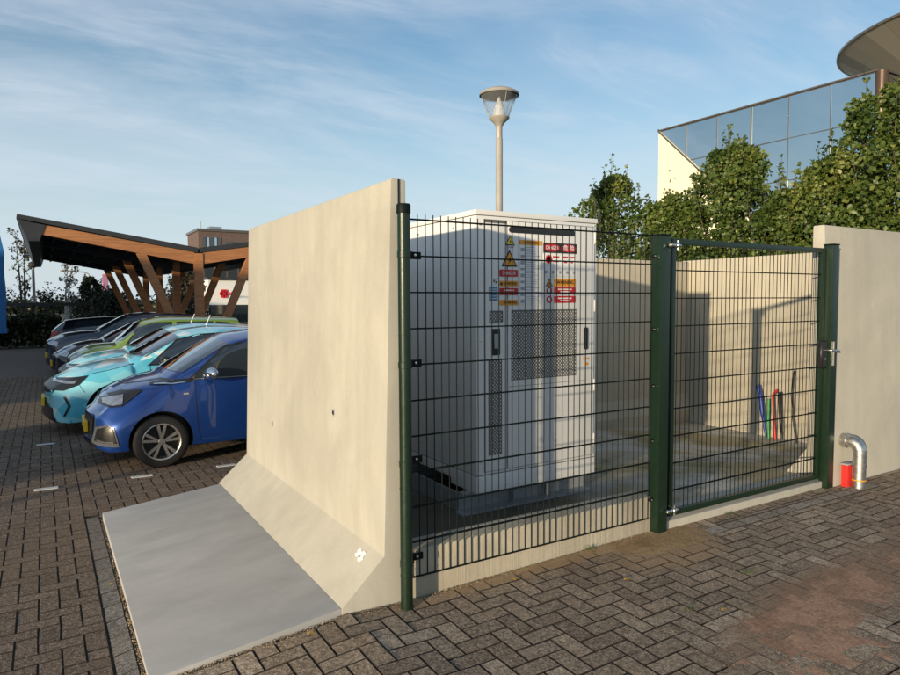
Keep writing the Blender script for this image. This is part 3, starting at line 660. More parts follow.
o = lab(2.888, 3.055, .104, .143, M['s_org'], md); text('WARNING', 2.985, .123, .028, M['s_blk'], o, sx=.85); bars(o, [(2.893, 2.912, .12, .02)], M['s_blk'])
o = lab(2.888, 3.055, .038, .090, M['s_red'], md); bars(o, [(2.925, 3.02, .073, .009), (2.905, 3.04, .056, .006)], M['s_wht'])
o = lab(2.888, 3.055, -.038, .002, M['s_org'], md); text('WARNING', 2.985, -.018, .028, M['s_blk'], o, sx=.85)
o = lab(2.793, 2.869, -.005, .096, M['s_blu'], nd); bars(o, [(2.80, 2.862, z, .005) for z in (.08, .065, .03, .012)], M['s_wht'])
o = lab(2.825, 2.868, .118, .163, M['s_wht'], nd); bars(o, [(2.83, 2.862, .155, .006), (2.83, 2.842, .14, .016), (2.848, 2.862, .132, .014)], M['s_blk'])
doc = lab(3.073, 3.287, -.03, .451, M['s_wht'], md, 'instruction_sheet')
o = lab(3.073, 3.287, .416, .452, M['s_org'], doc, 'header', 4.0155); text('WARNING', 3.18, .434, .028, M['s_blk'], o, 4.0145)
rows = []
for i in range(26):
    z = .40-.0162*i
    rows.append((3.13, 3.13+random.uniform(.05, .14), z, .0045)); 
    if i % 3 == 1: rows.append((3.082, 3.118, z-.004, .026 if i % 2 else .018))
bars(doc, rows, M['s_gry'])
o = lab(3.303, 3.470, .365, .442, M['s_blk'], md, 'danger_sign')
def oval(x0, x1, z0, z1, m, p):
    cx_, cz_ = (x0+x1)/2, (z0+z1)/2
    b = MB(); b.prism([(cx_+(x1-x0)/2*math.copysign(abs(math.cos(t))**.75, math.cos(t)), Zr(cz_)+(z1-z0)/2*math.copysign(abs(math.sin(t))**.75, math.sin(t))) for t in [2*PI*k/28 for k in range(28)]], 4.0156, 4.0164, 'y'); return b.build('oval', m, p)
oval(3.311, 3.462, .375, .433, M['s_red'], o); text('DANGER', 3.387, .404, .038, M['s_wht'], o, sx=.82)
o = lab(3.474, 3.640, .365, .442, M['s_blk'], md, 'danger_sign'); oval(3.482, 3.632, .375, .433, M['s_red'], o); text('危 险', 3.557, .404, .050, M['s_wht'], o)
o = lab(3.303, 3.640, .185, .352, M['s_wht'], md, 'safety_sheet')
bars(o, [(3.395, 3.46, .335, .012), (3.395, 3.455, .300, .012), (3.50, 3.55, .335, .012), (3.575, 3.62, .335, .012), (3.51, 3.54, .295, .012), (3.58, 3.60, .295, .012)], M['s_red'])
b = MB(); b.lathe((3.355, 4.0155, Zr(.315)), [(.022, 0), (.022, -.0008), (.034, -.0008), (.034, 0)], 20, 'y'); b.build('prohibition_mark', M['s_red'], o)
bars(o, [(3.315+.072*i, 3.338+.072*i, .215, .022) for i in range(5)], M['s_gry'])
tri(3.362, .106, .166, M['s_org'], md)
o = lab(3.412, 3.632, .106, .166, M['s_org'], md); text('WARNING', 3.522, .136, .040, M['s_blk'], o, sx=.9)
for z0 in (.046, -.024):
    o = lab(3.412, 3.632, z0, z0+.054, M['s_red'], md); bars(o, [(3.45, 3.59, z0+.036, .010), (3.475, 3.57, z0+.018, .009)], M['s_wht'])
    b = MB(); b.lathe((3.362, 4.018, Zr(z0+.027)), [(.0, -.0035), (.018, -.0035), (.018, -.004), (.027, -.004), (.027, 0)], 20, 'y'); k = b.build('prohibition_mark', M['s_red'], md)
    b = MB(); b.lathe((3.362, 4.0138, Zr(z0+.027)), [(0, 0), (.016, 0), (.016, .0004), (0, .0004)], 16, 'y'); b.build('field', M['s_wht'], k)
# steel skid on the floor
sk = thing('steel_skid', 'grey steel channel frame on the yard floor carrying the white cabinet', 'frame', (3.2, 4.2, 0))
zb = zf(3, 4)
for y in (4.10, 5.05):
    b = MB(); b.box(2.61, 3.86, y+.06, y+.07, zb+.008, Zr(-1.445)); b.box(2.57, 3.86, y-.05, y+.0595, zb, zb+.012); b.box(2.61, 3.86, y, y+.0595, Zr(-1.446), Zr(-1.436)); b.build('channel', M['skid'], sk)
for x in (2.62, 3.84):
    b = MB(); b.box(x-.006, x+.006, 4.171, 4.999, zb+.001, Zr(-1.446)); b.build('cross_member', M['skid'], sk)
for x in (3.08, 3.42):
    b = MB(); b.box(x, x+.008, 4.10, 4.1595, zb+.0125, Zr(-1.4465)); b.build('gusset', M['skid'], sk)

# ------------------------------------------------------------------ cable ends in the yard
def conduit(lbl, m, pts, r, group='conduit ends rising from the yard floor', name='conduit', cat='conduit'):
    b = MB(); b.tube(pts, r, 10, cap=True); o = b.build(name, m, None, 50); return tag(o, lbl, cat, group)
Zf = lambda x, y: zf(x, y)-.02
conduit('blue conduit end rising from the yard floor, leaning, leftmost of the coloured ones', M['blue_p'], [(7.97, 5.16, -.12), (7.99, 5.21, Zr(-1.64)), (8.0, 5.24, Zr(-1.5)), (8.03, 5.29, Zr(-1.3)), (8.04, 5.34, Zr(-1.14))], [.012, .014, .027, .029, .028])
conduit('green conduit end rising beside the blue one', M['green_p'], [(7.96, 5.12, -.12), (8.0, 5.16, Zr(-1.56)), (8.0, 5.155, Zr(-1.45)), (8.01, 5.165, Zr(-1.30))], .013)
conduit('red conduit end rising between the green and black ones', M['red'], [(7.95, 5.02, -.12), (7.99, 5.07, Zr(-1.6)), (8.0, 5.09, Zr(-1.4)), (8.0, 5.10, Zr(-1.24)), (8.01, 5.06, Zr(-1.18)), (8.0, 5.055, Zr(-1.17))], .014)
conduit('short black conduit end right of the red one', M['black'], [(7.94, 4.93, -.12), (7.97, 4.97, Zr(-1.55)), (8.0, 5.0, Zr(-1.35)), (8.01, 5.01, Zr(-1.19))], [.012, .018, .020, .020])
conduit('tall thin black cable rising nearest the lock side of the gate', M['black'], [(7.92, 4.72, -.12), (7.96, 4.80, Zr(-1.5)), (8.0, 4.85, Zr(-1.2)), (8.02, 4.85, Zr(-1.0)), (8.02, 4.83, Zr(-.90))], .010)

# ------------------------------------------------------------------ wall pipe and red box
pp = thing('wall_pipe', 'galvanised pipe elbow coming out of the concrete wall and into the paving', 'pipe', (6.04, 3.03, 0))
zz = zg(6.04, 3.03)
b = MB(); b.tube([(6.04, 3.03, zz-.05), (6.04, 3.03, Zr(-1.345))], .0525, 24); b.build('riser', M['galv'], pp, 50)
b = MB(); rr = .085; b.tube([(6.04, 3.03+rr-rr*math.cos(t), Zr(-1.345)+rr*math.sin(t)) for t in [PI/2*k/10 for k in range(11)]]+[(6.04, 3.19, Zr(-1.345)+rr)], .054, 24); b.build('elbow', M['galv'], pp, 50)
for z in (-1.33, -1.45, -1.465):
    b = MB(); b.lathe((6.04, 3.03, Zr(z)), [(.053, -.008), (.058, -.006), (.058, .006), (.053, .008)], 24); b.build('collar', M['galv'], pp, 50)
b = MB(); b.lathe((6.04, 3.03, Zr(-1.585)), [(.053, -.006), (.057, -.004), (.057, .004), (.053, .006)], 24); b.build('rust_band', M['s_org'], pp, 50)
b = MB(); b.lathe((6.04, 3.16, Zr(-1.345)+rr), [(.055, -.03), (.062, -.028), (.062, .018), (.055, .02)], 24, 'y'); b.build('wall_collar', M['galv'], pp, 50)
rb = thing('red_box', 'small upright red box between the pipe and the wall', 'box', (5.95, 3.09, 0))
b = MB(); b.box(5.965, 6.04, 3.09, 3.145, zz-.01, Zr(-1.465)); b.build('case', M['red'], rb, 40, .006)
b = MB(); b.box(5.962, 6.043, 3.087, 3.148, Zr(-1.464), Zr(-1.452)); b.build('lid', M['s_gry'], rb, 40, .003)
# ------------------------------------------------------------------ cars
from mathutils.bvhtree import BVHTree
def cr(P, n):
    """Catmull-Rom resampling of an array of control rows, n steps per span"""
    P = np.asarray(P, float); out = []
    E = np.concatenate([[2*P[0]-P[1]], P, [2*P[-1]-P[-2]]])
    for i in range(len(P)-1):
        p0, p1, p2, p3 = E[i], E[i+1], E[i+2], E[i+3]
        for t in np.arange(n)/n:
            out.append(.5*((2*p1)+(-p0+p2)*t+(2*p0-5*p1+4*p2-p3)*t*t+(-p0+3*p1-3*p2+p3)*t**3))
    out.append(P[-1]); return np.array(out)
def body_grid(k):
    w = k['W']/2; st = []
    hn, hc = k['zn'], k['zc']
    def row(x, xb, xt, wm, zb, zbelt, ztop, wb, wt, crown, hood):
        zm = (zb+zbelt)*.5
        if hood: pts = [(x, 0, zb), (x, wm*.82, zb), (x, wm*.965, zb+.07), (x, wm, zm), (x, wm*.985, zbelt-.10), (xb, wb, zbelt), (xb, wb*.90, lerp(zbelt, ztop, .6)), (xt, wb*.76, ztop), (xt, wb*.55, ztop+crown*.5), (xt, wb*.28, ztop+crown*.9), (xt, 0, ztop+crown)]
        else: pts = [(x, 0, zb), (x, wm*.82, zb), (x, wm*.965, zb+.07), (x, wm, zm), (x, wm*.985, zbelt-.13), (xb, wb, zbelt), ((xb+xt)/2, (wb+wt)/2+.02, (zbelt+ztop)/2), (xt, wt+.015, ztop-.06), (xt, wt*.86, ztop-.012), (xt, wt*.46, ztop+crown*.75), (xt, 0, ztop+crown)]
        bl = k.get('bulge', .16)
        q = []
        for (a, y, z) in pts:
            f = (y/w)**2
            if x < .9: a += bl*f*(1-x/.9)
            q.append((a, y, z))
        st.append(q)
    zb = k.get('clear', .19); L = k['L']; xc, xh = k['xc'], k['xh']; zbl = k['belt']; wt = w*k.get('tumble', .74)
    row(.0, .0, .03, w*.74, zb+.09, hn-.10, hn-.03, w*.72, 0, .00, 1)
    row(.03, .04, .09, w*.86, zb+.02, hn-.06, hn+.01, w*.80, 0, .012, 1)
    row(.14, .16, .22, w*.955, zb-.01, hn-.01, hn+k.get('h1', .07), w*.87, 0, .02, 1)
    row(.38, .40, .45, w*.985, zb, lerp(hn, hc, .30), lerp(hn, hc, k.get('h2', .50)), w*.90, 0, .03, 1)
    row(lerp(.38, xc, .55), lerp(.38, xc, .55), lerp(.38, xc, .6), w, zb, lerp(hn, hc, .65)-.01, lerp(hn, hc, .84), w*.915, 0, .03, 1)
    row(xc-.06, xc-.04, xc-.05, w, zb, lerp(hn, hc, .86)-.02, hc-.035, w*.925, 0, .03, 1)
    row(xc+.06, xc+.02, xc+.02, w, zb, zbl-.03, hc+.015, w*.93, w*.84, .025, 0)
    row(xc+.35, xc+.22, lerp(xc, xh, .55), w, zb, zbl, lerp(hc, k['zh'], .58), w*.935, lerp(w*.84, wt, .6), .035, 0)
    row(xh, xc+.45, xh-.03, w, zb, zbl+.005, k['zh']-.01, w*.94, wt, .04, 0)
    row(xh+.2, xc+.75, xh+.15, w, zb, zbl+.01, lerp(k['zh'], k['H'], .5)-.02, w*.945, wt, .04, 0)
    xr = k['xr']; row(xr, xr, xr, w, zb, zbl+.02, k['H']-.035, w*.95, wt, .035, 0)
    xm = (xr+k['xe'])/2; row(xm, xm, xm, w, zb, zbl+.04, lerp(k['H'], k['ze'], .35)-.03, w*.95, wt*.99, .03, 0)
    row(k['xe'], k['xe']+.08, k['xe'], w*.985, zb, zbl+.07, k['ze']-.03, w*.93, wt*.95, .03, 0)
    row(k['xe']+.12, L-.30, k['xe']+.10, w*.96, zb+.02, zbl+.07, k['ze']-.08, w*.90, wt*.92, .02, 0)
    row(L-.16, L-.20, k['xg'], w*.93, zb+.05, zbl+.03, k['zg'], w*.84, w*.74, .01, 0)
    row(L-.04, L-.08, k['xg']+.05, w*.84, zb+.08, zbl-.05, k['zg']-.07, w*.78, w*.68, .01, 0)
    row(L, L-.01, L-.02, w*.74, zb+.14, zbl-.18, zbl-.12, w*.68, w*.60, .0, 0)
    A = np.array(st)                                    # stations x 11 x 3
    A = cr(A, 5); A = np.swapaxes(cr(np.swapaxes(A, 0, 1), 4), 0, 1)
    A[:, :, 1] = np.maximum(A[:, :, 1], 0); A[:, 0, 1] = 0; A[:, -1, 1] = 0
    return A
def make_body_mesh(A):
    n, mm, _ = A.shape; vs = []; idx = {}
    for i in range(n):
        for j in range(mm):
            idx[i, j, 0] = len(vs); vs.append((A[i, j, 0], -A[i, j, 1], A[i, j, 2]))
            if 0 < j < mm-1: idx[i, j, 1] = len(vs); vs.append((A[i, j, 0], A[i, j, 1], A[i, j, 2]))
            else: idx[i, j, 1] = idx[i, j, 0]
    fs = []
    for i in range(n-1):
        for j in range(mm-1):
            fs.append((idx[i, j, 0], idx[i+1, j, 0], idx[i+1, j+1, 0], idx[i, j+1, 0]))
            fs.append((idx[i, j, 1], idx[i, j+1, 1], idx[i+1, j+1, 1], idx[i+1, j, 1]))
    for i in (0, n-1):
        fs.append([idx[i, j, 0] for j in range(mm)]+[idx[i, j, 1] for j in range(mm-2, 0, -1)])
    me = bpy.data.meshes.new('body'); me.from_pydata(vs, [], fs); bm = bmesh.new(); bm.from_mesh(me)
    bmesh.ops.remove_doubles(bm, verts=bm.verts, dist=1e-5); bmesh.ops.triangulate(bm, faces=[f for f in bm.faces if len(f.verts) > 4])
    bmesh.ops.recalc_face_normals(bm, faces=bm.faces); bm.to_mesh(me); bm.free(); return me
def make_wheel(r, m_rim, car_, x, y, side, style=5):
    wt = .20; tw = thing('wheel', None, None, (0, 0, 0)); tw.parent = car_; tw.location = (x, y, r)
    b = MB(); b.lathe((0, 0, 0), [(r*.66, -wt*.42), (r*.70, -wt*.5), (r*.90, -wt*.5), (r*.975, -wt*.42), (r, -wt*.28), (r, wt*.28), (r*.975, wt*.42), (r*.90, wt*.5), (r*.66, wt*.42)], 40, 'y', False); o = b.build('tyre', M['dark'], None, 40); o.parent = tw
    s = side; b = MB(); b.lathe((0, 0, 0), [(r*.70, s*wt*.49), (r*.68, s*wt*.50), (r*.645, s*wt*.47), (r*.62, s*wt*.30), (r*.60, s*wt*.05)], 40, 'y', False)
    for q in range(style):
        for dd in (-.20, .20):
            t = 2*PI*q/style+.3; a0 = t+dd*.5; a1 = t+dd
            def pt(rad, a, yy): return (rad*math.cos(a), yy, rad*math.sin(a))
            wd = .028 if style == 5 else .022
            p0, p1 = Vector(pt(r*.12, a0, 0)), Vector(pt(r*.645, a1, 0)); d = (p1-p0).normalized(); nn = Vector((-d.z, 0, d.x))
            vs = []
            for p, ww, yy in ((p0, wd*.8, s*wt*.44), (p1, wd*1.1, s*wt*.47)):
                for sg in (-1, 1):
                    vs += [tuple(p+nn*ww*.5*sg+Vector((0, yy, 0))), tuple(p+nn*ww*.62*sg+Vector((0, yy-s*.02, 0)))]
            b.add(vs, [(0, 2, 6, 4), (0, 4, 5, 1), (2, 3, 7, 6), (1, 5, 7, 3), (0, 1, 3, 2), (4, 6, 7, 5)])
    b.lathe((0, 0, 0), [(0, s*wt*.47), (r*.10, s*wt*.47), (r*.13, s*wt*.42), (r*.13, s*wt*.3)], 20, 'y', False)
    o = b.build('rim', m_rim, None, 40); o.parent = tw
    b = MB(); b.lathe((0, 0, 0), [(0, s*wt*.10), (r*.60, s*wt*.10), (r*.60, s*wt*.04), (0, s*wt*.04)], 24, 'y'); o = b.build('brake_disc', M['dark'], None, 40); o.parent = tw
    return tw
def make_car(name, label, k, paint_m, loc, flip=False, near_detail=True, group='cars parked side by side'):
    t = thing(name, label, 'car', (0, 0, 0), group)
    A = body_grid(k); me = make_body_mesh(A); r = k['r']; W = k['W']
    tmp = bpy.data.objects.new('tmpbody', me); C.objects.link(tmp)
    cut = MB()
    for x in (k['xw'], k['xw']+k['wb']):
        for s in (-1, 1):
            cut.lathe((x, s*(W/2-.12), r+.01), [(r+.038, -.16), (r+.038, .16)], 40, 'y')
    co_ = cut.build('tmpcut', M['dark'], None, None)
    full = bpy.data.meshes.new('x'); bvh_me = me.copy()
    md_ = tmp.modifiers.new('b', 'BOOLEAN'); md_.object = co_; md_.operation = 'DIFFERENCE'; md_.solver = 'EXACT'
    dg = bpy.context.evaluated_depsgraph_get(); dg.update(); me2 = bpy.data.meshes.new_from_object(tmp.evaluated_get(dg))
    bm = bmesh.new(); bm.from_mesh(bvh_me); bvh = BVHTree.FromBMesh(bm); bm.free()
    bpy.data.objects.remove(tmp); bpy.data.objects.remove(co_)
    me2.materials.clear(); me2.materials.append(paint_m); me2.materials.append(M['black'])
    for p in me2.polygons:                                   # the wheel wells are black plastic inside
        p.material_index = 0
        c = p.center
        for x in (k['xw'], k['xw']+k['wb']):
            d = math.hypot(c.x-x, c.z-r-.01)
            if d < r+.037 and abs(c.y) < W/2: p.material_index = 1
            if abs(d-(r+.036)) < .006 and abs(p.normal.y) < .6: p.material_index = 1
        if c.z < .30 and abs(p.normal.z) > .7: p.material_index = 1
    me2.shade_smooth(); me2.set_sharp_from_angle(angle=R(35)); me2.name = 'body'
    bo = bpy.data.objects.new('body', me2); C.objects.link(bo); bo.parent = t
    def decal(nm, m, top, bot, axis, n=10, mm=6, off=.004, parent=None, side=-1):
        """two polylines in (u,z); axis 'y': u=x, cast sideways; 'x': u=y, cast from the front; 'd': diagonal, u along it; 'r': from the rear"""
        def samp(pl, f):
            f *= len(pl)-1; i = min(int(f), len(pl)-2); return Vector(pl[i]).lerp(Vector(pl[i+1]), f-i)
        if axis == 'y': d = Vector((0, -side, 0)); mk = lambda u, z: Vector((u, side*3, z))
        elif axis == 'x': d = Vector((1, 0, 0)); mk = lambda u, z: Vector((-2, u, z))
        elif axis == 'r': d = Vector((-1, 0, 0)); mk = lambda u, z: Vector((k['L']+2, u, z))
        else:
            d = Vector((.7, -side*.714, 0)).normalized(); e = Vector((-d.y, d.x, 0))*side*-1
            mk = lambda u, z: Vector((.3, side*W*.38, z))+e*u-d*3
        vs = []; ok = {}
        for j in range(mm+1):
            for i in range(n+1):
                a, b_ = samp(top, i/n), samp(bot, i/n); p = b_.lerp(a, j/mm); h = bvh.ray_cast(mk(p[0], p[1]), d)
                if h[0] is None: vs.append(None); continue
                nr = h[1] if h[1].dot(d) < 0 else -h[1]
                vs.append(tuple(h[0]+nr*off-d*off*.5))
        b = MB(); mp = {}
        for i, v in enumerate(vs):
            if v is not None: mp[i] = len(b.v); b.v.append(v)
        for j in range(mm):
            for i in range(n):
                q = (j*(n+1)+i, j*(n+1)+i+1, (j+1)*(n+1)+i+1, (j+1)*(n+1)+i)
                if all(x in mp for x in q):
                    pp_ = [Vector(b.v[mp[x]]) for x in q]
                    if max((pp_[a_]-pp_[(a_+1) % 4]).length for a_ in range(4)) < .35: b.f.append(tuple(mp[x] for x in q))
        if not b.f: return None
        o = b.build(nm, m, None, 60, fixn=False); o.parent = parent or t; return o
    xc, xh, zh, H, bl = k['xc'], k['xh'], k['zh'], k['H'], k['belt']
    wt = W/2*k.get('tumble', .74)
    decal('windscreen', M['cglass'], [(-wt*.93, zh-.035), (-wt*.5, zh+.0), (0, zh+.012), (wt*.5, zh+.0), (wt*.93, zh-.035)], [(-W*.405, k['zc']+.05), (-W*.2, k['zc']+.055), (0, k['zc']+.055), (W*.2, k['zc']+.055), (W*.405, k['zc']+.05)], 'x', 16, 10)
    for s in (-1, 1):
        for nm, tp, bt in k['win']:
            g_ = .022; T_ = [(tp[0][0]-g_*.8, tp[0][1]+g_)]+[(a_, b_+g_) for a_, b_ in tp[1:-1]]+[(tp[-1][0]+g_, tp[-1][1]+g_)]
            B_ = [(bt[0][0]-g_*2, bt[0][1]-g_)]+[(a_, b_-g_) for a_, b_ in bt[1:-1]]+[(bt[-1][0]+g_*1.5, bt[-1][1]-g_)]
            tr_ = decal('window_trim', M['black'], T_, B_, 'y', 14, 8, off=.002, side=s)
            decal('side_window', M['cglass'], tp, bt, 'y', 14, 8, off=.006, side=s)
        if not near_detail and s == 1: continue
        for sx_ in k['seams']:
            bseg = [[(x-.003, z), (x+.003, z)] for x, z in sx_]
            decal('door_seam', M['black'], [(x-.0035, z) for x, z in sx_], [(x+.0035, z) for x, z in sx_], 'y', 14, 1, off=.0015, side=s)
        for hx in k['handles']:
            b = MB(); h = bvh.ray_cast(Vector((hx[0], s*3, hx[1])), Vector((0, -s, 0)))[0]
            if h is None: continue
            b.box(hx[0]-.09, hx[0]+.09, min(h.y, h.y+s*.035), max(h.y, h.y+s*.035), hx[1]-.014, hx[1]+.014, .01); o = b.build('door_handle', paint_m, None, 40); o.parent = t
    for item in k['deco']:
        nm, m_, tp, bt, ax = item[:5]; sides = (-1, 1) if ax in ('y', 'd') else (-1,)
        for s in sides:
            o = decal(nm, M[m_], tp, bt, ax, 12, 6, off=item[5] if len(item) > 5 else .006, side=s)
    # mirrors
    for s in (-1, 1):
        mx, mz = k['mir']; hy = W/2*.95
        b = MB(); b.lathe((0, 0, 0), [(.001, -.5)]+[(math.sin(PI*q/10)*.5, -.5*math.cos(PI*q/10)) for q in range(1, 10)]+[(.001, .5)], 16, 'y')
        b.v = [(mx+v[0]*.13+v[1]*s*.04, s*(hy+.10)+v[1]*.21, mz+v[2]*.145) for v in b.v]
        o = b.build('mirror', M[k.get('mirmat', 'chrome')], None, 60); o.parent = t
        b = MB(); b.box(mx-.02, mx+.05, min(s*(hy-.02), s*(hy+.05)), max(s*(hy-.02), s*(hy+.05)), mz-.07, mz-.035, .01); q = b.build('bracket', M['black'], None); q.parent = o
    nx = min([h_.x for h_ in [bvh.ray_cast(Vector((-2, y_, k['pz']+z_)), Vector((1, 0, 0)))[0] for y_ in (-.2, 0, .2) for z_ in (-.05, 0, .05)] if h_ is not None]+[.1])
    b = MB(); b.box(nx-.018, nx+.02, -.26, .26, k['pz']-.055, k['pz']+.055, .004); o = b.build('number_plate', M['plate'], None); o.parent = t
    for x in (k['xw'], k['xw']+k['wb']):
        for s in (-1, 1): make_wheel(r, M['rim'], t, x, s*(W/2-.115), s)
    t.location = loc
    if flip: t.rotation_euler = (0, 0, PI)
    return t
city = dict(L=3.475, W=1.615, H=1.46, zn=.62, zc=.965, xc=.80, xh=1.50, zh=1.345, xr=2.05, xe=3.02, ze=1.40, xg=3.38, zg=1.0, belt=.93, r=.287, xw=.70, wb=2.34, h1=.16, h2=.72, clear=.20, bulge=.20, tumble=.78,
    win=[('f', [(1.42, 1.262), (1.7, 1.335), (2.02, 1.36)], [(1.02, .955), (1.5, .955), (2.02, .965)]), ('r', [(2.10, 1.36), (2.4, 1.355), (2.80, 1.31)], [(2.10, .97), (2.5, .985), (2.86, 1.03)])],
    seams=[[(1.055, .93), (1.06, .7), (1.07, .45), (1.10, .27)], [(2.06, .95), (2.06, .6), (2.06, .28)]], handles=[(1.88, .80)], mir=(1.22, 1.0), mirmat='chrome', pz=.44,
    deco=[('headlight', 'black', [(.12, .715), (.19, .775), (.35, .835), (.54, .85)], [(.14, .685), (.22, .68), (.33, .69), (.53, .835)], 'y', .008), ('lamp_lens', 'headlamp', [(.18, .74), (.26, .775), (.36, .80)], [(.18, .70), (.26, .695), (.34, .71)], 'y', .014),
          ('fog_surround', 'headlamp', [(.09, .475), (.19, .51), (.25, .475)], [(.055, .29), (.17, .275), (.29, .275)], 'y', .006), ('fog_recess', 'black', [(.105, .46), (.19, .495), (.235, .465)], [(.08, .325), (.17, .315), (.265, .315)], 'y', .011), ('running_light', 'headlamp', [(.10, .345), (.17, .335), (.24, .335)], [(.10, .33), (.17, .32), (.24, .32)], 'y', .014),
          ('grille', 'black', [(-.42, .56), (0, .585), (.42, .56)], [(-.40, .36), (0, .33), (.40, .36)], 'x', .006), ('lower_intake', 'black', [(-.5, .285), (.5, .285)], [(-.46, .24), (.46, .24)], 'x', .005),
          ('bonnet_seam', 'black', [(.24, .845), (.5, .905), (.80, .952)], [(.24, .839), (.5, .899), (.80, .946)], 'y', .002), ('waist_strip', 'black', [(.62, .905), (.80, .945), (1.0, .955)], [(.62, .892), (.82, .895), (1.03, .915)], 'y', .006), ('chrome_strip', 'chrome', [(.66, .902), (.96, .923)], [(.66, .893), (.96, .910)], 'y', .010),
          ('waist_chrome', 'chrome', [(1.05, .947), (1.6, .950), (2.6, .97)], [(1.05, .938), (1.6, .941), (2.6, .961)], 'y', .006), ('side_repeater', 'headlamp', [(.93, .80), (.985, .80)], [(.93, .784), (.985, .784)], 'y', .007)])
hatch = dict(L=4.06, W=1.765, H=1.433, zn=.69, zc=.985, xc=1.10, xh=1.80, zh=1.33, xr=2.35, xe=3.55, ze=1.34, xg=3.95, zg=1.02, belt=.90, r=.325, xw=.86, wb=2.54, h1=.08, h2=.60, clear=.18, bulge=.24, tumble=.74,
    win=[('f', [(1.72, 1.245), (2.0, 1.315), (2.4, 1.335)], [(1.32, .935), (1.8, .94), (2.4, .95)]), ('r', [(2.48, 1.335), (2.9, 1.32), (3.30, 1.27)], [(2.48, .95), (2.9, .965), (3.35, 1.02)])],
    seams=[[(1.32, .92), (1.30, .6), (1.36, .30)], [(2.44, .94), (2.44, .3)]], handles=[(2.25, .82), (3.2, .85)], mir=(1.50, .99), mirmat='black', pz=.44,
    deco=[('front_band', 'black', [(-.66, .735), (0, .745), (.66, .735)], [(-.64, .60), (0, .57), (.64, .60)], 'x', .006), ('headlight', 'black', [(.04, .745), (.2, .765), (.55, .82)], [(.03, .635), (.25, .63), (.43, .70)], 'y', .007),
          ('lamp_lens', 'headlamp', [(.14, .74), (.30, .745), (.42, .755)], [(.14, .725), (.28, .715), (.38, .715)], 'y', .012), ('daylight_slit', 'black', [(.27, .56), (.325, .43), (.26, .29)], [(.245, .55), (.295, .43), (.235, .285)], 'y', .007), ('corner_intake', 'black', [(.02, .46), (.06, .44), (.10, .36)], [(.02, .20), (.10, .20), (.17, .20)], 'y', .006),
          ('lower_intake', 'black', [(-.62, .40), (0, .33), (.62, .40)], [(-.66, .20), (0, .22), (.66, .20)], 'x', .005), ('bonnet_seam', 'black', [(.55, .835), (.8, .885), (1.12, .955)], [(.55, .829), (.8, .879), (1.12, .949)], 'y', .002), ('bumper_seam', 'black', [(.44, .70), (.50, .60)], [(.434, .70), (.494, .60)], 'y', .002), ('sill', 'black', [(1.3, .27), (2.9, .27)], [(1.3, .21), (2.9, .21)], 'y', .004)])
boxy = dict(L=3.68, W=1.64, H=1.53, zn=.74, zc=1.0, xc=.92, xh=1.42, zh=1.41, xr=1.9, xe=3.30, ze=1.50, xg=3.55, zg=1.08, belt=1.0, r=.30, xw=.72, wb=2.35, h1=.09, h2=.72, clear=.20, bulge=.14, tumble=.83,
    win=[('f', [(1.34, 1.33), (1.55, 1.40), (1.95, 1.405)], [(1.12, 1.025), (1.5, 1.02), (1.95, 1.02)]), ('m', [(2.08, 1.405), (2.80, 1.40)], [(2.08, 1.02), (2.80, 1.03)]), ('r', [(2.90, 1.395), (3.14, 1.37)], [(2.90, 1.05), (3.26, 1.10)])],
    seams=[[(1.10, .98), (1.12, .3)], [(2.02, 1.0), (2.02, .3)]], handles=[(1.9, .88)], mir=(1.28, 1.07), mirmat='black', pz=.46,
    deco=[('headlight', 'headlamp', [(-.12, .78), (.2, .80)], [(-.12, .60), (.14, .60)], 'd', .007), ('grille', 'black', [(-.4, .66), (.4, .66)], [(-.4, .52), (.4, .52)], 'x', .006), ('lower_intake', 'black', [(-.5, .38), (.5, .38)], [(-.5, .22), (.5, .22)], 'x', .005)])
suv = dict(L=4.35, W=1.80, H=1.60, zn=.88, zc=1.13, xc=1.25, xh=1.95, zh=1.50, xr=2.5, xe=3.85, ze=1.52, xg=4.2, zg=1.12, belt=1.06, r=.34, xw=.90, wb=2.65, h1=.07, h2=.6, clear=.22, bulge=.16, tumble=.78,
    win=[('f', [(1.88, 1.42), (2.2, 1.48), (2.6, 1.49)], [(1.5, 1.09), (2.0, 1.09), (2.6, 1.10)]), ('r', [(2.7, 1.49), (3.2, 1.48), (3.7, 1.42)], [(2.7, 1.10), (3.2, 1.12), (3.8, 1.18)])],
    seams=[[(1.5, 1.06), (1.5, .35)], [(2.65, 1.08), (2.65, .35)]], handles=[(2.45, .95)], mir=(1.72, 1.16), mirmat='black', pz=.48,
    deco=[('headlight', 'headlamp', [(-.10, .86), (.30, .93)], [(-.10, .76), (.24, .82)], 'd', .007), ('grille', 'chrome', [(-.5, .84), (.5, .84)], [(-.5, .80), (.5, .80)], 'x', .008), ('grille', 'black', [(-.48, .80), (.48, .80)], [(-.45, .56), (.45, .56)], 'x', .006), ('lower_intake', 'black', [(-.6, .42), (.6, .42)], [(-.6, .24), (.6, .24)], 'x', .005)])
hatch2 = dict(hatch); hatch2['zn'] = .66; hatch2['deco'] = [('headlight', 'headlamp', [(-.12, .73), (.15, .76), (.45, .82)], [(-.10, .62), (.15, .66), (.42, .78)], 'd', .007), ('grille', 'black', [(-.45, .64), (.45, .64)], [(-.40, .30), (.40, .30)], 'x', .006), ('fog_recess', 'black', [(-.12, .42), (.05, .42)], [(-.12, .30), (.08, .30)], 'd', .006)]
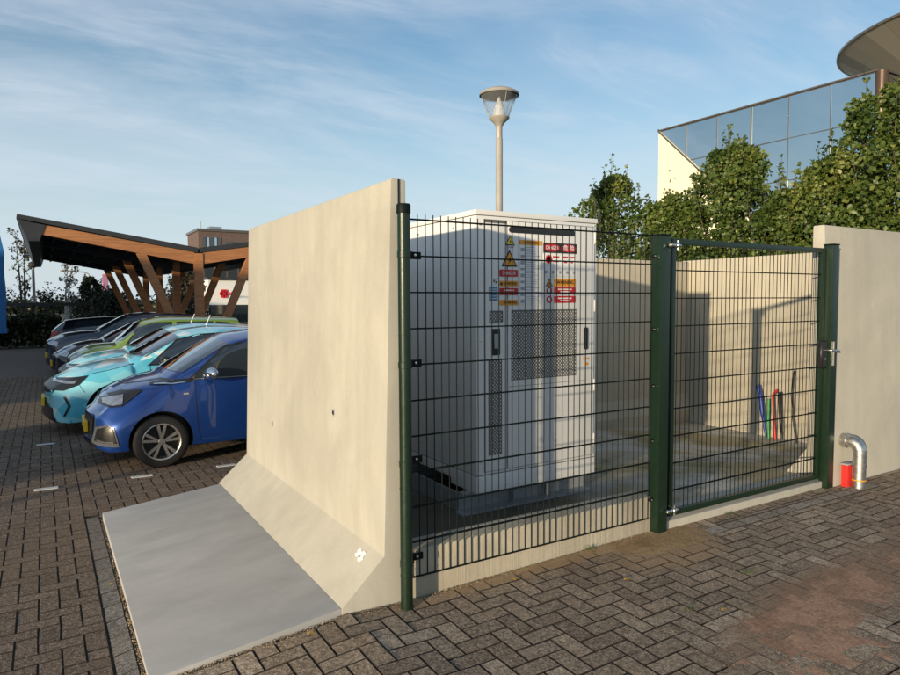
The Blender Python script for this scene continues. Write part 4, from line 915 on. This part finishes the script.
hatchr = dict(hatch2); hatchr['deco'] = [('tail_light', 'taillamp', [(-.78, .98), (-.45, .98)], [(-.80, .74), (-.5, .76)], 'r', .01), ('tail_light', 'taillamp', [(.45, .98), (.78, .98)], [(.5, .76), (.80, .74)], 'r', .01), ('rear_window', 'cglass', [(-.50, 1.28), (.50, 1.28)], [(-.58, 1.04), (.58, 1.04)], 'r', .006)]
G3 = lambda x, y: (x, y, zg(x, y))
make_car('parked_car', 'small blue hatchback with chrome mirror, nearest to the concrete slab', city, M['p_blue'], G3(.34, 8.46))
t1 = make_car('parked_car', 'turquoise hatchback with dark front band parked right beside the small blue car', hatch, M['p_wrap'], G3(-.06, 11.02))
def add_to(car_, o):                                  # keep a local-space part on a car already moved into place
    o.parent = car_; return o
b = MB(); b.tube([(2.25, 0, 1.44), (2.32, 0, 1.60)], [.010, .006], 8); add_to(t1, b.build('aerial', M['s_wht'], None, 50))
for c_ in (-1, 1):
    b = MB(); b.tube([(1.10, c_*.1, 1.040), (1.24, c_*.45-.1, 1.085)], .008, 6); add_to(t1, b.build('wiper', M['black'], None, 50))
t2 = copy_tree(t1); t2.location = G3(.16, 13.5); t2['label'] = 'turquoise hatchback between the other turquoise car and the lime green car'
make_car('parked_car', 'boxy lime green car with square side windows parked under the timber canopy end', boxy, M['p_green'], G3(.36, 15.95), near_detail=False)
make_car('parked_car', 'low black hatchback parked just beyond the lime green car', hatch2, M['p_black'], G3(.10, 18.35), near_detail=False)
make_car('parked_car', 'dark blue off-road style car with chrome grille bar, second beyond the lime green car', suv, M['p_grey'], G3(.0, 20.9), near_detail=False)
make_car('parked_car', 'silver hatchback mostly hidden behind the dark cars at the row end', hatch2, M['p_silver'], G3(.55, 23.4), near_detail=False)
h = make_car('parked_car', 'black hatchback parked backwards with its red tail light showing, farthest left of the row', hatchr, M['p_black'], (4.2, 26.2, zg(4, 26)), True, near_detail=False)

# ------------------------------------------------------------------ timber solar canopy
cn = thing('timber_canopy', 'butterfly-roofed timber canopy on slanted orange struts over the parking bays', 'canopy', (4.31, 32, zg(4, 30)))
XV, XL, XR_ = 4.31, -.56, 9.18; ZV = 3.43; SL = .158
YF, YB = 22.5, 39.0
for sg, X_, q in ((-1, XL, 0), (1, XR_, 1)):
    zt = ZV+SL*abs(X_-XV)
    b = MB(); b.prism([(XV+sg*.03, ZV), (X_, zt), (X_+sg*.02, zt-.12), (XV+sg*.03, ZV-.16)], YF, YB, 'y'); b.build('roof', M['roofdark'], cn)
    x = 0
    while x < 4.7:                                            # purlins under the roof
        xx = XV+sg*(.35+x); z0 = ZV+SL*(.35+x)-.165
        b = MB(); b.box(xx-.04, xx+.04, YF+.35, YB-.3, z0-.18, z0-.01); b.build('purlin', M['soffit'], cn); x += .72
    b = MB(); b.prism([(XV+sg*4.865, ZV+SL*4.865-.125), (XV+sg*4.60, ZV+SL*4.60-.165), (XV+sg*4.2, ZV+SL*4.2-.17), (XV+sg*4.35, ZV+SL*4.35-.66), (XV+sg*4.62, ZV+SL*4.62-.72)], YF+.002, YB-.002, 'y'); b.build('edge_panel', M['roofdark'], cn)
for yq in (22.62, 26.9, 31.2, 35.6):
    zgd = zg(4.3, yq)
    b = MB(); b.box(XV-.13, XV+.13, yq-.12, yq+.12, zgd-.2, ZV-.18); b.build('post', M['wood'], cn, bevel=.012)
    for sg in (-1, 1):
        xa, xb_ = XV+sg*.135, XV+sg*4.45
        b = MB(); b.prism([(xa, ZV-.17+SL*.135), (xb_, ZV-.17+SL*4.45), (xb_-sg*.08, ZV-.17+SL*4.45-.30), (xa, ZV-.52)], yq-.09, yq+.09, 'y'); b.build('beam', M['wood'] if yq < 23 else M['soffit'], cn, bevel=.01)  # rear beams: canopy shade put into the colour, same timber as the front
        xt = XV+sg*1.68; zt = ZV-.50+SL*1.68
        b = MB(); b.prism([(XV+sg*.14, zgd), (XV+sg*.40, zgd), (xt+sg*.14, zt), (xt-sg*.14, zt-.02)], yq-.085, yq+.085, 'y'); b.build('strut', M['wood'], cn, bevel=.01)

# ------------------------------------------------------------------ street lamp behind the yard
def street_lamp(loc, label, h=5.06, group=None):
    x, y, z0 = loc; t = thing('street_lamp', label, 'lamp', loc, group); zt = z0+h
    b = MB(); b.lathe((x, y, 0), [(.075, z0), (.075, z0+1.0), (.058, z0+1.03), (.056, zt-.80), (.050, zt-.79)], 20); b.build('pole', M['lamp'], t, 40)
    b = MB(); b.lathe((x, y, 0), [(.050, zt-.80), (.050, zt-.62), (.06, zt-.60), (.085, zt-.56), (.16, zt-.49), (.165, zt-.47), (0, zt-.46)], 28); b.build('holder', M['lamp'], t, 50)
    b = MB(); b.lathe((x, y, 0), [(.155, zt-.469), (.30, zt-.115), (.296, zt-.115), (.150, zt-.466)], 32); b.build('globe', M['lglass'], t, 50)
    b = MB(); b.lathe((x, y, 0), [(.10, zt-.459), (.085, zt-.33), (.03, zt-.20), (.012, zt-.12)], 20); b.build('bulb_cone', M['s_wht'], t, 50)
    b = MB(); b.lathe((x, y, 0), [(.300, zt-.135), (.315, zt-.12), (.308, zt-.095), (.22, zt-.05), (.12, zt-.015), (.04, zt), (0, zt+.002)], 36); b.lathe((x, y, 0), [(0, zt-.10), (.31, zt-.125), (.315, zt-.135)], 36); b.build('cover', M['lamp'], t, 50)
    for a in (.3, 2.4, 4.5):
        c_, s_ = math.cos(a), math.sin(a); b = MB(); b.tube([(x+.155*c_, y+.155*s_, zt-.47), (x+.30*c_, y+.30*s_, zt-.11)], .006, 6); b.build('rib', M['lamp'], t)
    return t
street_lamp((6.26, 8.72, -.30), 'grey street lamp with conical glass head rising behind the white cabinet', 5.36)

# ------------------------------------------------------------------ mirror-glass building with saucer roof
bd = thing('office_building', 'office building with mirror glass facade and cream wedge wall rising behind the trees', 'building', (26, 12.7, -.42))
BX, BY0, BY1, BT, P_ = 26.0, 12.7, 22.8, 8.28+1.70, 1.683
dg_ = lambda y: BT-.05-.94*(BY1-y)
def clip_poly(poly, f):
    out = []
    for i in range(len(poly)):
        a, b_ = poly[i], poly[(i+1) % len(poly)]; fa, fb = f(a), f(b_)
        if fa >= 0: out.append(a)
        if (fa >= 0) != (fb >= 0): t = fa/(fa-fb); out.append((a[0]+(b_[0]-a[0])*t, a[1]+(b_[1]-a[1])*t))
    return out
b = MB(); b.box(BX+.12, 44, BY0+.12, BY1-.001, -.42, BT-.08); b.build('core', M['cream'], bd)
b = MB(); b.prism(clip_poly([(BY0+2, -.42), (BY1, -.42), (BY1, BT), (BY0+2, BT)], lambda p: dg_(p[0])-p[1]), BX-.05, BX+.1195, 'x'); b.build('cream_wall', M['cream'], bd)
b = MB(); b.prism([(BY1, BT-.0), (BY1, BT-.22), (12.75, dg_(12.75)-.2), (12.75, dg_(12.75))], BX-.058, BX-.0505, 'x')
b = MB(); y1_ = BY1; ylow = BY1-(BT-.05+.4)/.94; b.prism([(BY1, dg_(BY1)), (ylow, -.42), (ylow+.10, -.42), (BY1, dg_(BY1)-.11)], BX-.065, BX-.0501, 'x'); b.build('diagonal_trim', M['alu'], bd)
for i in range(6):
    for j in range(6):
        y0, y1 = BY0+.10+i*P_+.018, BY0+.10+(i+1)*P_-.018; z1 = BT-.10-j*P_-.018; z0 = max(z1-P_+.036, -.4)
        if z1 < 0: continue
        y1 = min(y1, BY1-.02)
        pl = clip_poly([(y0, z0), (y1, z0), (y1, z1), (y0, z1)], lambda p: p[1]-dg_(p[0])-.01)
        if len(pl) < 3: continue
        jit = random.gauss(0, .010)
        b = MB(); b.prism(pl, BX+.02, BX+.05, 'x')
        b.v = [(v[0]+(v[1]-y0)*jit, v[1], v[2]) for v in b.v]; b.build('glass_pane', M['mirror'], bd)
for i in range(7):
    y = BY0+.10+i*P_; z0 = max(dg_(y), -.4)
    b = MB(); b.box(BX+.0, BX+.11, y-.0175, y+.0175, z0, BT-.08); b.build('mullion', M['alu'], bd)
for j in range(6):
    z = BT-.10-j*P_; ye = min(BY1, BY1-(BT-.05-z)/.94)
    if ye > BY0+.2: b = MB(); b.box(BX+.005, BX+.112, BY0+.1, ye, z-.0175, z+.0175); b.build('transom', M['alu'], bd)
b = MB(); b.box(BX-.06, BX+.3, BY0+.05, BY1+.05, BT-.079, BT-.02); b.box(BX+.301, 44, BY0-.06, BY0+.3, BT-.079, BT-.02); b.build('parapet', M['alu'], bd)
b = MB(); b.lathe((BX+.10, BY0+.02, 0), [(.21, -.42), (.21, BT-.08)], 20); b.build('corner_column', plain('brown_column', (.09, .055, .035), .4, .3), bd, 40)
for i in range(9):
    for j in range(6):
        x0, x1 = BX+.45+i*P_+.018, BX+.45+(i+1)*P_-.018; z1 = BT-.10-j*P_-.018; z0 = max(z1-P_+.036, -.4)
        b = MB(); b.box(x0, x1, BY0-.0, BY0+.03, z0, z1); b.build('glass_pane', M['mirror'], bd)
    b = MB(); b.box(BX+.45+i*P_-.0175, BX+.45+i*P_+.0175, BY0-.02, BY0+.08, -.4, BT-.08); b.build('mullion', M['alu'], bd)
b = MB(); b.box(BX+.32, 44, BY0+.031, BY0+.119, -.42, BT-.08); b.build('spandrel', M['alu'], bd)
sc_ = thing('saucer_roof', 'beige saucer shaped roof of wedge panels above the glass building', 'roof', (34.9, 12, 8))
cxs, cys, RS, zrim, zap = 34.9, 12.0, 6.25, 12.7, 9.2
for i in range(36):
    a0, a1 = 2*PI*i/36, 2*PI*(i+1)/36-.004; m_ = [M['saucer'], M['saucer2']][i % 2]
    q = [(cxs+RS*math.cos(a)*f, cys+RS*math.sin(a)*f, z) for f, z in ((1, zrim), (.22, zap)) for a in (a0, a1)]
    b = MB(); b.add(q+[(x, y, z+.10) for x, y, z in q], [(0, 1, 3, 2), (4, 6, 7, 5), (0, 4, 5, 1), (1, 5, 7, 3), (3, 7, 6, 2), (2, 6, 4, 0)]); b.build('wedge_panel', m_, sc_)
b = MB(); b.lathe((cxs, cys, 0), [(RS-.02, zrim+.02), (RS+.06, zrim-.02), (RS+.07, zrim+.02), (RS+.07, zrim+.08), (RS-.1, zrim+.10), (RS*.5, zrim+.5), (0, zrim+.6)], 96); b.build('rim', M['alu'], sc_, 40)
b = MB(); b.lathe((cxs, cys, 0), [(1.45, 9.0), (1.45, zap+.3)], 32); b.build('drum', M['saucer'], sc_, 40)
# ------------------------------------------------------------------ trees
def leaf_mesh(name, pts, size, m, parent, droop=.3, dirs=None, tonef=None):
    n = len(pts); pts = np.asarray(pts, float)
    s = size*rng.uniform(.65, 1.25, n)
    a = rng.normal(size=(n, 3)); a[:, 2] -= droop
    if dirs is not None: a = a*.8+dirs
    a /= np.linalg.norm(a, axis=1)[:, None]
    r = rng.normal(size=(n, 3)); r -= (r*a).sum(1)[:, None]*a; r /= np.linalg.norm(r, axis=1)[:, None]; c = np.cross(a, r)
    A = a*s[:, None]; B = r*s[:, None]*.42; Cn = c*s[:, None]*.14
    v = np.stack([pts, pts+A*.42+B+Cn, pts+A, pts+A*.42-B+Cn], 1).reshape(-1, 3)
    off = np.array(wloc(parent)); v = v-off
    f = np.arange(n)*4; tri = np.stack([f, f+1, f+2, f, f+2, f+3], 1).reshape(-1)
    me = bpy.data.meshes.new(name); me.vertices.add(4*n); me.vertices.foreach_set('co', v.reshape(-1))
    me.loops.add(6*n); me.loops.foreach_set('vertex_index', tri); me.polygons.add(2*n)
    me.polygons.foreach_set('loop_start', np.arange(2*n)*3); me.update(calc_edges=True)
    t = np.clip(rng.normal(.45, .25, n), 0, 1) if tonef is None else tonef(pts)
    at = me.attributes.new('tone', 'FLOAT', 'FACE'); at.data.foreach_set('value', np.repeat(t, 2))
    me.materials.append(m); o = bpy.data.objects.new(name, me); C.objects.link(o); o.parent = parent; return o
def tree(name, label, loc, h, rad, nleaf, size, m=None, base=.6, group=None, cat='tree', bark=None, sparse=False, stems=1):
    x, y, z0 = loc; t = thing(name, label, cat, loc, group); m = m or M['leaf']; bark = bark or M['bark']
    wood_ = MB(); O = Vector((x, y, z0)); sd = rng.uniform(0, 50); pts = []
    def prof(f, a):                                  # crown radius at height fraction f, lobed round the axis
        r = rad*((1-min(1, max(0, f))**2.6)**.62)*(.75+.25*min(1, f/.2))
        return r*(1+.75*mnoise.noise(Vector((math.cos(a)*1.5, math.sin(a)*1.5, f*4.5+sd))))+.05
    r0 = .017*h; top = O+Vector((rng.normal(0, .1), rng.normal(0, .1), h*.93))
    if not sparse:
        for s_ in range(2):
            q = Vector((rng.normal(0, .12*rad), rng.normal(0, .12*rad), 0)); wood_.tube([O+q*.5, O.lerp(top, .35)+q*1.5, O.lerp(top, .7)+q, top+q*1.5], [r0, r0*.7, r0*.4, r0*.1], 8)
        zb_, zt_ = base, h*.95
        while sum(len(k) for k in pts) < nleaf:
            k = 4000; f = rng.uniform(0, 1, k)**.9; a = rng.uniform(0, 2*PI, k); u = rng.uniform(0, 1, k)**.42
            R_ = np.array([prof(ff, aa) for ff, aa in zip(f, a)])*u
            q = np.stack([R_*np.cos(a), R_*np.sin(a), zb_+f*(zt_-zb_)], 1)
            nz = np.array([mnoise.noise(Vector(p_)*2.4+Vector((sd, 0, 0))) for p_ in q]); ed = np.clip((u-.55)/.45, 0, 1)
            q = q[nz > -.24+.42*ed]; pts.append(q+np.array(O))
        for i in range(int(34*rad)):                    # leafy shoots that break the outline
            f = rng.uniform(.05, 1.0)**.8; a = rng.uniform(0, 2*PI); R_ = prof(f, a)*.8
            p0 = O+Vector((R_*math.cos(a), R_*math.sin(a), zb_+f*(zt_-zb_)*.97)); d = Vector((math.cos(a)*(1-f)*.8, math.sin(a)*(1-f)*.8, .35+f)).normalized()*rad*rng.uniform(.2, .5)
            wood_.tube([p0-d*.3, p0, p0+d*.9], [r0*.07, r0*.06, r0*.03], 4, cap=False)
            k = int(rng.integers(10, 22)); ff = rng.uniform(0, 1, k)[:, None]; pts.append(np.array(p0)+ff*np.array(d)+rng.normal(0, .028*size/.08, (k, 3))*(1.25-ff))
    else:
        tw = []
        for sdx in range(stems):
            q = Vector((rng.normal(0, rad*.3), rng.normal(0, rad*.3), 0)); tp = top+q; md = O.lerp(tp, .5)
            wood_.tube([O+q*.3, md, tp], [r0*.8, r0*.5, r0*.1], 7)
            for i in range(16):
                f = rng.uniform(.25, 1); p_ = (O+q*.3).lerp(tp, f); a = rng.uniform(0, 2*PI); l = rad*rng.uniform(.4, .9)*(1.15-f*.7)
                e_ = p_+Vector((math.cos(a)*l*.8, math.sin(a)*l*.8, l*.8)); wood_.tube([p_, p_.lerp(e_, .5)+Vector((0, 0, -.05)), e_], [r0*.25, r0*.15, r0*.04], 5); tw.append((p_, e_))
                for j in range(3):
                    b_ = p_.lerp(e_, rng.uniform(.3, .9)); c_ = b_+Vector((rng.normal(0, .25), rng.normal(0, .25), .35))*l; wood_.tube([b_, c_], [r0*.1, r0*.03], 4); tw.append((b_, c_))
        for i in range(nleaf):
            a_, b_ = tw[rng.integers(len(tw))]; pts.append(np.array([a_.lerp(b_, rng.uniform(.3, 1))])+rng.normal(0, .06, (1, 3)))
    wood_.build('trunk', bark, t, 60, fixn=False)
    pts = np.concatenate(pts)
    tn = np.array([mnoise.noise(Vector(q)*1.5) for q in pts]); tone = np.clip(.42+.45*tn+rng.normal(0, .2, len(pts)), 0, 1)
    leaf_mesh('crown', pts, size, m, t, tonef=lambda p: tone); return t
GT = 'trees behind the yard wall'
for (x, y, ht, rad, n, lb) in (
    (11.05, 10.95, 5.15, 1.15, 9000, 'small leafy tree behind the yard, the leftmost of the trees, right of the street lamp'),
    (11.3, 9.45, 4.55, 1.05, 9000, 'leafy tree covering the lower corner of the cream wedge wall'),
    (11.5, 8.2, 5.35, 1.32, 14000, 'leafy tree with a tall pointed top before the mirror glass facade'),
    (11.6, 7.2, 4.3, 1.05, 8000, 'lower bushy tree in the dip between two taller trees above the gate'),
    (11.5, 6.3, 4.75, 1.0, 9000, 'leafy tree just left of the concrete wall end, above the gate lock side'),
    (11.4, 5.45, 5.70, 1.15, 12000, 'tallest tree, directly before the corner column of the glass building'),
    (11.5, 4.55, 5.45, 1.15, 9000, 'leafy tree cut by the right edge of the view, over the concrete wall')):
    tree('leafy_tree', lb, (x, y, -.42), ht*1.0, rad*1.2, int(n*1.3), .082, base=.9, group=GT)
# low hedge-like growth between the trunks
def bushmass(name, label, boxes, n, size, m, loc, cat='hedge'):
    t = thing(name, label, cat, loc); pts = []
    tot = sum((b[1]-b[0])*(b[3]-b[2]) for b in boxes)
    core = MB()
    for (x0, x1, y0, y1, z0, z1) in boxes:
        k = int(n*(x1-x0)*(y1-y0)/tot); p = rng.uniform((x0, y0, 0), (x1, y1, 1), (k, 3))
        top = np.array([z0+(z1-z0)*(.86+.22*mnoise.noise(Vector((a*.8, b*.8, 3)))) for a, b in p[:, :2]])
        e = rng.uniform(0, 1, k)**.45; p[:, 2] = z0+(top-z0)*e+rng.normal(0, .04, k); pts.append(p)
        i = 0
        while x0+.2+i < x1:
            j = 0
            while y0+.2+j < y1:
                b = (x0+.2+i+rng.uniform(0, .3), y0+.2+j+rng.uniform(0, .3)); core.tube([(b[0], b[1], z0-.05), (b[0]+rng.normal(0, .1), b[1]+rng.normal(0, .1), z0+(z1-z0)*.75)], [.03, .008], 5); j += .8
            i += .8
    tag(core.build('stems', M['bark'], t, fixn=False), kind='stuff'); leaf_mesh('foliage', np.concatenate(pts), size, m, t); return t
bushmass('hedge', 'dense leafy hedge filling the gap between the tree trunks behind the yard walls', [(10.7, 12.4, 3.6, 11.6, -.40, 2.75)], 60000, .082, M['leaf'], (11.5, 8, -.4))
bushmass('hedge', 'dark hedge closing the far end of the parking area at the left edge', [(-16, .6, 35.2, 37.6, -.42, 1.30)], 34000, .17, M['leafdark'], (-6, 36, -.4))

# ------------------------------------------------------------------ far background at the left
tree('bushy_tree', 'dark rounded bushy tree behind the parked cars, left of the canopy struts', (2.6, 49, -.42), 3.9, 1.3, 2600, .15, M['leafdark'], .5)
tree('bushy_tree', 'smaller dark bush right beside the rounded bushy tree', (4.0, 50.5, -.42), 3.1, 1.1, 2500, .16, M['leafdark'], .4)
tree('bare_tree', 'tall thin nearly bare tree beside the blue banner', (-.9, 43, -.42), 6.2, 1.3, 420, .14, M['leafdry'], 1.5, bark=M['bark'], sparse=True, stems=2)
tree('bare_tree', 'thin pale-stemmed tree with sparse leaves below the canopy edge', (.9, 45, -.42), 5.4, 1.1, 500, .14, M['leafdry'], 1.2, bark=M['birch'], sparse=True, stems=2)
tree('bare_tree', 'low spreading dark tree between the two thin trees', (.0, 41, -.42), 3.0, 1.2, 380, .13, M['leafdark'], .9, sparse=True, stems=2)
tree('autumn_tree', 'autumn tree seen between the canopy post and right strut', (9.6, 55, -.42), 5.0, 1.5, 2500, .2, M['leafdry'], 1.0)
# blue banner
bn = thing('blue_banner', 'tall blue advertising banner cut off by the left edge of the view', 'banner', (-1.4, 30, -.3))
b = MB(); pts = [(-1.20, .55)]+[(-1.20-.02*math.sin(k), .55+.30*k) for k in range(1, 11)]+[(-1.30, 4.2), (-1.48, 4.5), (-2.4, 4.6), (-2.4, .5)]; b.prism(pts, 29.97, 30.0, 'y'); b.build('cloth', M['bluebanner'], bn)
b = MB(); b.tube([(-2.43, 30, -.3), (-2.43, 30, 4.25)], .03, 10); b.build('pole', M['galv'], bn, 50)
b = MB(); b.lathe((-2.43, 30, 0), [(.35, -.29), (.35, -.22), (.05, -.20)], 20); b.build('base', M['dark'], bn, 40)
# long low shelter behind the hedge
sh = thing('bicycle_shelter', 'long low flat-roofed dark shelter behind the hedge', 'shelter', (-3, 39.5, -.42))
b = MB(); b.box(-14, 2.2, 38.9, 40.6, 1.52, 1.68); b.build('roof', M['roofdark'], sh)
for i in range(9):
    b = MB(); x = -13.8+2*i; b.box(x-.05, x+.05, 39.0, 39.1, -.42, 1.52); b.build('post', M['roofdark'], sh)
def far_lamp(name, lb, x, y, h, arm):
    t = thing(name, lb, 'lamp', (x, y, -.42)); b = MB(); b.tube([(x, y, -.42), (x, y, h)], [.09, .06], 10); b.build('pole', M['lamp'], t, 50)
    if arm:
        b = MB(); b.tube([(x, y, h), (x-.08, y, h+.25), (x-.35, y, h+.38), (x-1.5, y, h+.48)], .045, 8); b.build('arm', M['lamp'], t, 50)
        b = MB(); b.box(x-2.1, x-1.5, y-.1, y+.1, h+.42, h+.53, .03); b.build('lamp_head', M['lamp'], t, 40)
    else:
        b = MB(); b.lathe((x, y, 0), [(.06, h), (.18, h+.05), (.2, h+.25), (.05, h+.33), (0, h+.34)], 14); b.build('lamp_head', M['dark'], t, 50)
far_lamp('street_lamp', 'distant street lamp with a curved arm reaching left, before the bushy tree', 3.3, 62, 3.75, True)
far_lamp('street_lamp', 'slim dark lamp post standing among the bare trees at the far left', -.4, 40, 3.45, False)
b = MB(); b.box(4.75, 5.25, 70, 70.3, -.42, 4.3, .03); tag(b.build('pylon_sign', M['pinksign'], None, 40), 'narrow purple pylon sign rising behind the bushy tree', 'sign')
# billboard under the canopy
bb = thing('billboard', 'white billboard with pink stripes on legs behind the canopy post', 'billboard', (10.2, 60, -.42))
b = MB(); b.box(9.3, 10.9, 60, 60.1, 1.0, 3.9); b.build('board', M['white'], bb)
for x in (9.75, 10.15): b = MB(); b.box(x, x+.16, 59.97, 59.998, 1.3, 3.7); b.build('stripe', M['pinksign'], bb)
for x in (9.5, 10.6): b = MB(); b.box(x, x+.1, 60.0, 60.1, -.42, 1.0); b.build('leg', M['galv'], bb)
# brick building far behind
kb_ = thing('brick_building', 'distant brown brick building with glazed top corner above the canopy', 'building', (22, 83, -.42))
x0, x1, y0, zt = 15.3, 34.0, 80.0, 9.75
b = MB(); b.box(x0, x1, y0, 86.5, -.42, zt); b.build('brick_wall', M['brickred'], kb_)
b = MB(); b.box(x0-.15, x1+.15, y0-.15, 86.65, zt+.002, zt+.28); b.build('roof_edge', M['alu'], kb_)
b = MB(); b.box(17.2, 18.6, 83, 85, zt+.281, zt+.9); b.tube([(16.4, 84, zt+.2), (16.4, 84, zt+1.6)], .04, 6); b.build('roof_plant', M['galv'], kb_)
def win(x0_, x1_, z0_, z1_, m, parent, nm='window', y=y0):
    b = MB(); b.box(x0_, x1_, y-.06, y-.002, z0_, z1_); w_ = b.build(nm, M['alu'], parent)
    b = MB(); b.box(x0_+.06, x1_-.06, y-.075, y-.0605, z0_+.06, z1_-.06); b.build('pane', m, w_); return w_
for i in range(5): win(15.75+.42*i, 16.12+.42*i, 6.2, 9.1, M['mirror'] if i % 2 else M['wglass'], kb_)
for fl in range(4):
    zb_ = 7.0-2.9*fl+(0 if fl == 0 else .2)
    if zb_ < 0: continue
    for i in range(9):
        if fl == 0 or i > -1: win((18.3 if fl == 0 else 15.8)+1.3*i, (19.2 if fl == 0 else 16.9)+1.3*i, zb_, zb_+1.7, M['wglass'], kb_)
    b = MB(); b.box(18.2 if fl == 0 else 15.5, 32, y0-.45, y0-.081, zb_-.30, zb_-.14); b.build('ledge', M['s_wht'] if fl == 0 else M['galv'], kb_)
for x in (19.3, 20.7, 23.3): b = MB(); b.box(x, x+.26, y0-.05, y0-.003, 7.0, 8.7); b.build('orange_panel', M['brickred'], kb_)
shp = thing('shop_front', 'white shop front with a red logo seen under the right canopy wing', 'shop', (18, 70, -.42))
b = MB(); b.box(14.2, 26, 70, 74, -.42, 3.9); b.build('wall', M['white'], shp)
b = MB(); b.box(14.2, 26, 69.85, 69.999, -.40, 1.35); b.build('shop_window', M['wglass'], shp)
b = MB(); b.box(14.1, 26.1, 69.7, 74.1, 3.901, 4.15); b.build('roof_edge', M['roofdark'], shp)
for i in range(6): b = MB(); b.box(14.9+1.9*i, 15.0+1.9*i, 69.8, 69.849, -.40, 1.35); b.build('mullion', M['alu'], shp)
b = MB()
for k in range(6):
    t = 2*PI*k/6; b.lathe((15.75+.28*math.cos(t), 69.93, 2.5+.28*math.sin(t)), [(0, -.03), (.20, -.03), (.20, .04)], 12, 'y')
b.build('logo_flower', M['signred'], shp)
b = MB(); b.lathe((16.75, 69.93, 2.45), [(.20, -.03), (.36, -.03), (.36, .04), (.20, .04)], 20, 'y'); b.build('logo_ring', M['signred'], shp)
# distant line of trees on the horizon
tag(leaf_mesh('distant_trees', np.stack([rng.uniform(-60, 90, 26000), rng.uniform(150, 165, 26000), np.abs(rng.normal(0, 1.0, 26000))*(1+.5*np.sin(rng.uniform(0, 6, 26000)))-.3], 1), .9, M['leafdark'], None), kind='stuff')
# ------------------------------------------------------------------ unseen shapes added left of the view to shade the parking area
kk = thing('kiosk_shadow_caster', 'kiosk-shaped shadow caster added out of view left of the parking bays', 'kiosk', (-13, 3.2, -.1))  # unseen box added to cast the wide shadow band
b = MB(); b.box(-14.2, -12.2, 1.75, 4.5, -.2, 2.05, .02); b.build('housing', M['green'], kk, 40); b = MB(); b.prism([(-14.3, 2.051), (-12.1, 2.051), (-12.1, 2.1), (-13.2, 2.25), (-14.3, 2.1)], 1.65, 4.6, 'y'); b.build('roof', M['roofdark'], kk)
street_lamp((-9, 2.68, -.1), 'lamp-shaped shadow caster added out of view left of the parking bays', 5.0)  # unseen, added to cast the thin shadow band on the paving
ob = thing('hall_shadow_caster', 'hall-shaped shadow caster added out of view left of the parking area', 'building', (-26, 25, -.42))  # unseen block added to keep the far bays and canopy shaded
b = MB(); b.box(-34, -22, 3.6, 60, -.42, 6.0); b.build('wall', M['brickred'], ob); b = MB(); b.box(-34.2, -21.8, 3.4, 60.2, 6.001, 6.2); b.build('roof', M['roofdark'], ob)
for i in range(12):
    b = MB(); b.box(-21.999, -21.95, 8+4*i, 10.4+4*i, .9, 2.6); w_ = b.build('window', M['alu'], ob); b = MB(); b.box(-21.949, -21.93, 8.08+4*i, 10.32+4*i, .98, 2.52); b.build('pane', M['wglass'], w_)
# ------------------------------------------------------------------ fallen leaves and weeds
lm_ = plain('fallen_leaf', (.42, .26, .06), .7)
LP = ['in front of the kerb', 'near the right gate post', 'on the joints in the lower middle', 'on the near edge of the grey slab', 'on the paving at the lower right', 'on the grey edging left of the slab', 'beside the slab front edge', 'below the mesh panel', 'before the wall pipe']
for q0, (x, y) in enumerate(((2.35, 3.12), (5.75, 2.55), (3.05, 2.2), (.5, 3.10), (4.6, 1.9), (.305, 4.6), (1.1, 3.17), (2.9, 2.75), (6.9, 2.6))):
    b = MB(); s = .022+.012*rng.random(); a0 = rng.uniform(0, 6)
    P5 = [(x+s*r_*math.cos(a0+t), y+s*r_*math.sin(a0+t), zg(x, y)+.004+.006*((q % 2))) for q, (r_, t) in enumerate(((1, 0), (.5, .7), (.9, 1.5), (.5, 2.6), (1.1, 3.3), (.5, 4.1), (.9, 4.9), (.5, 5.6)))]
    b.add(P5, [tuple(range(8))]); tag(b.build('fallen_leaf', lm_, None, fixn=False), 'small dry fallen leaf lying '+LP[q0], 'leaf', 'fallen leaves on the paving')
gm = plain('weed_leaf', (.07, .12, .02), .6)
def weed(x, y, lb, n=26, h=.05):
    b = MB()
    for i in range(n):
        a = rng.uniform(0, 6.28); l = h*rng.uniform(.5, 1.2); px, py = x+rng.normal(0, .03), y+rng.normal(0, .008); z = zg(px, py)-.006; w_ = .003
        dx, dy = math.cos(a)*l*.6, math.sin(a)*l*.6
        b.add([(px-w_, py, z), (px+w_, py, z), (px+dx*.6, py+dy*.6, z+l*.7), (px+dx, py+dy, z+l)], [(0, 1, 2), (1, 3, 2)])
    tag(b.build('weed', gm, None, fixn=False), lb, 'weed')
weed(3.05, 3.22, 'tuft of weed at the foot of the kerb below the mesh panel', 22, .04); weed(4.45, 3.185, 'tiny weed at the foot of the gate threshold', 22, .03)
weed(3.55, 2.42, 'little green weed in a paving joint in front of the gate post', 18, .035); weed(2.9, 2.3, 'little weed in a paving joint before the kerb', 16, .03)
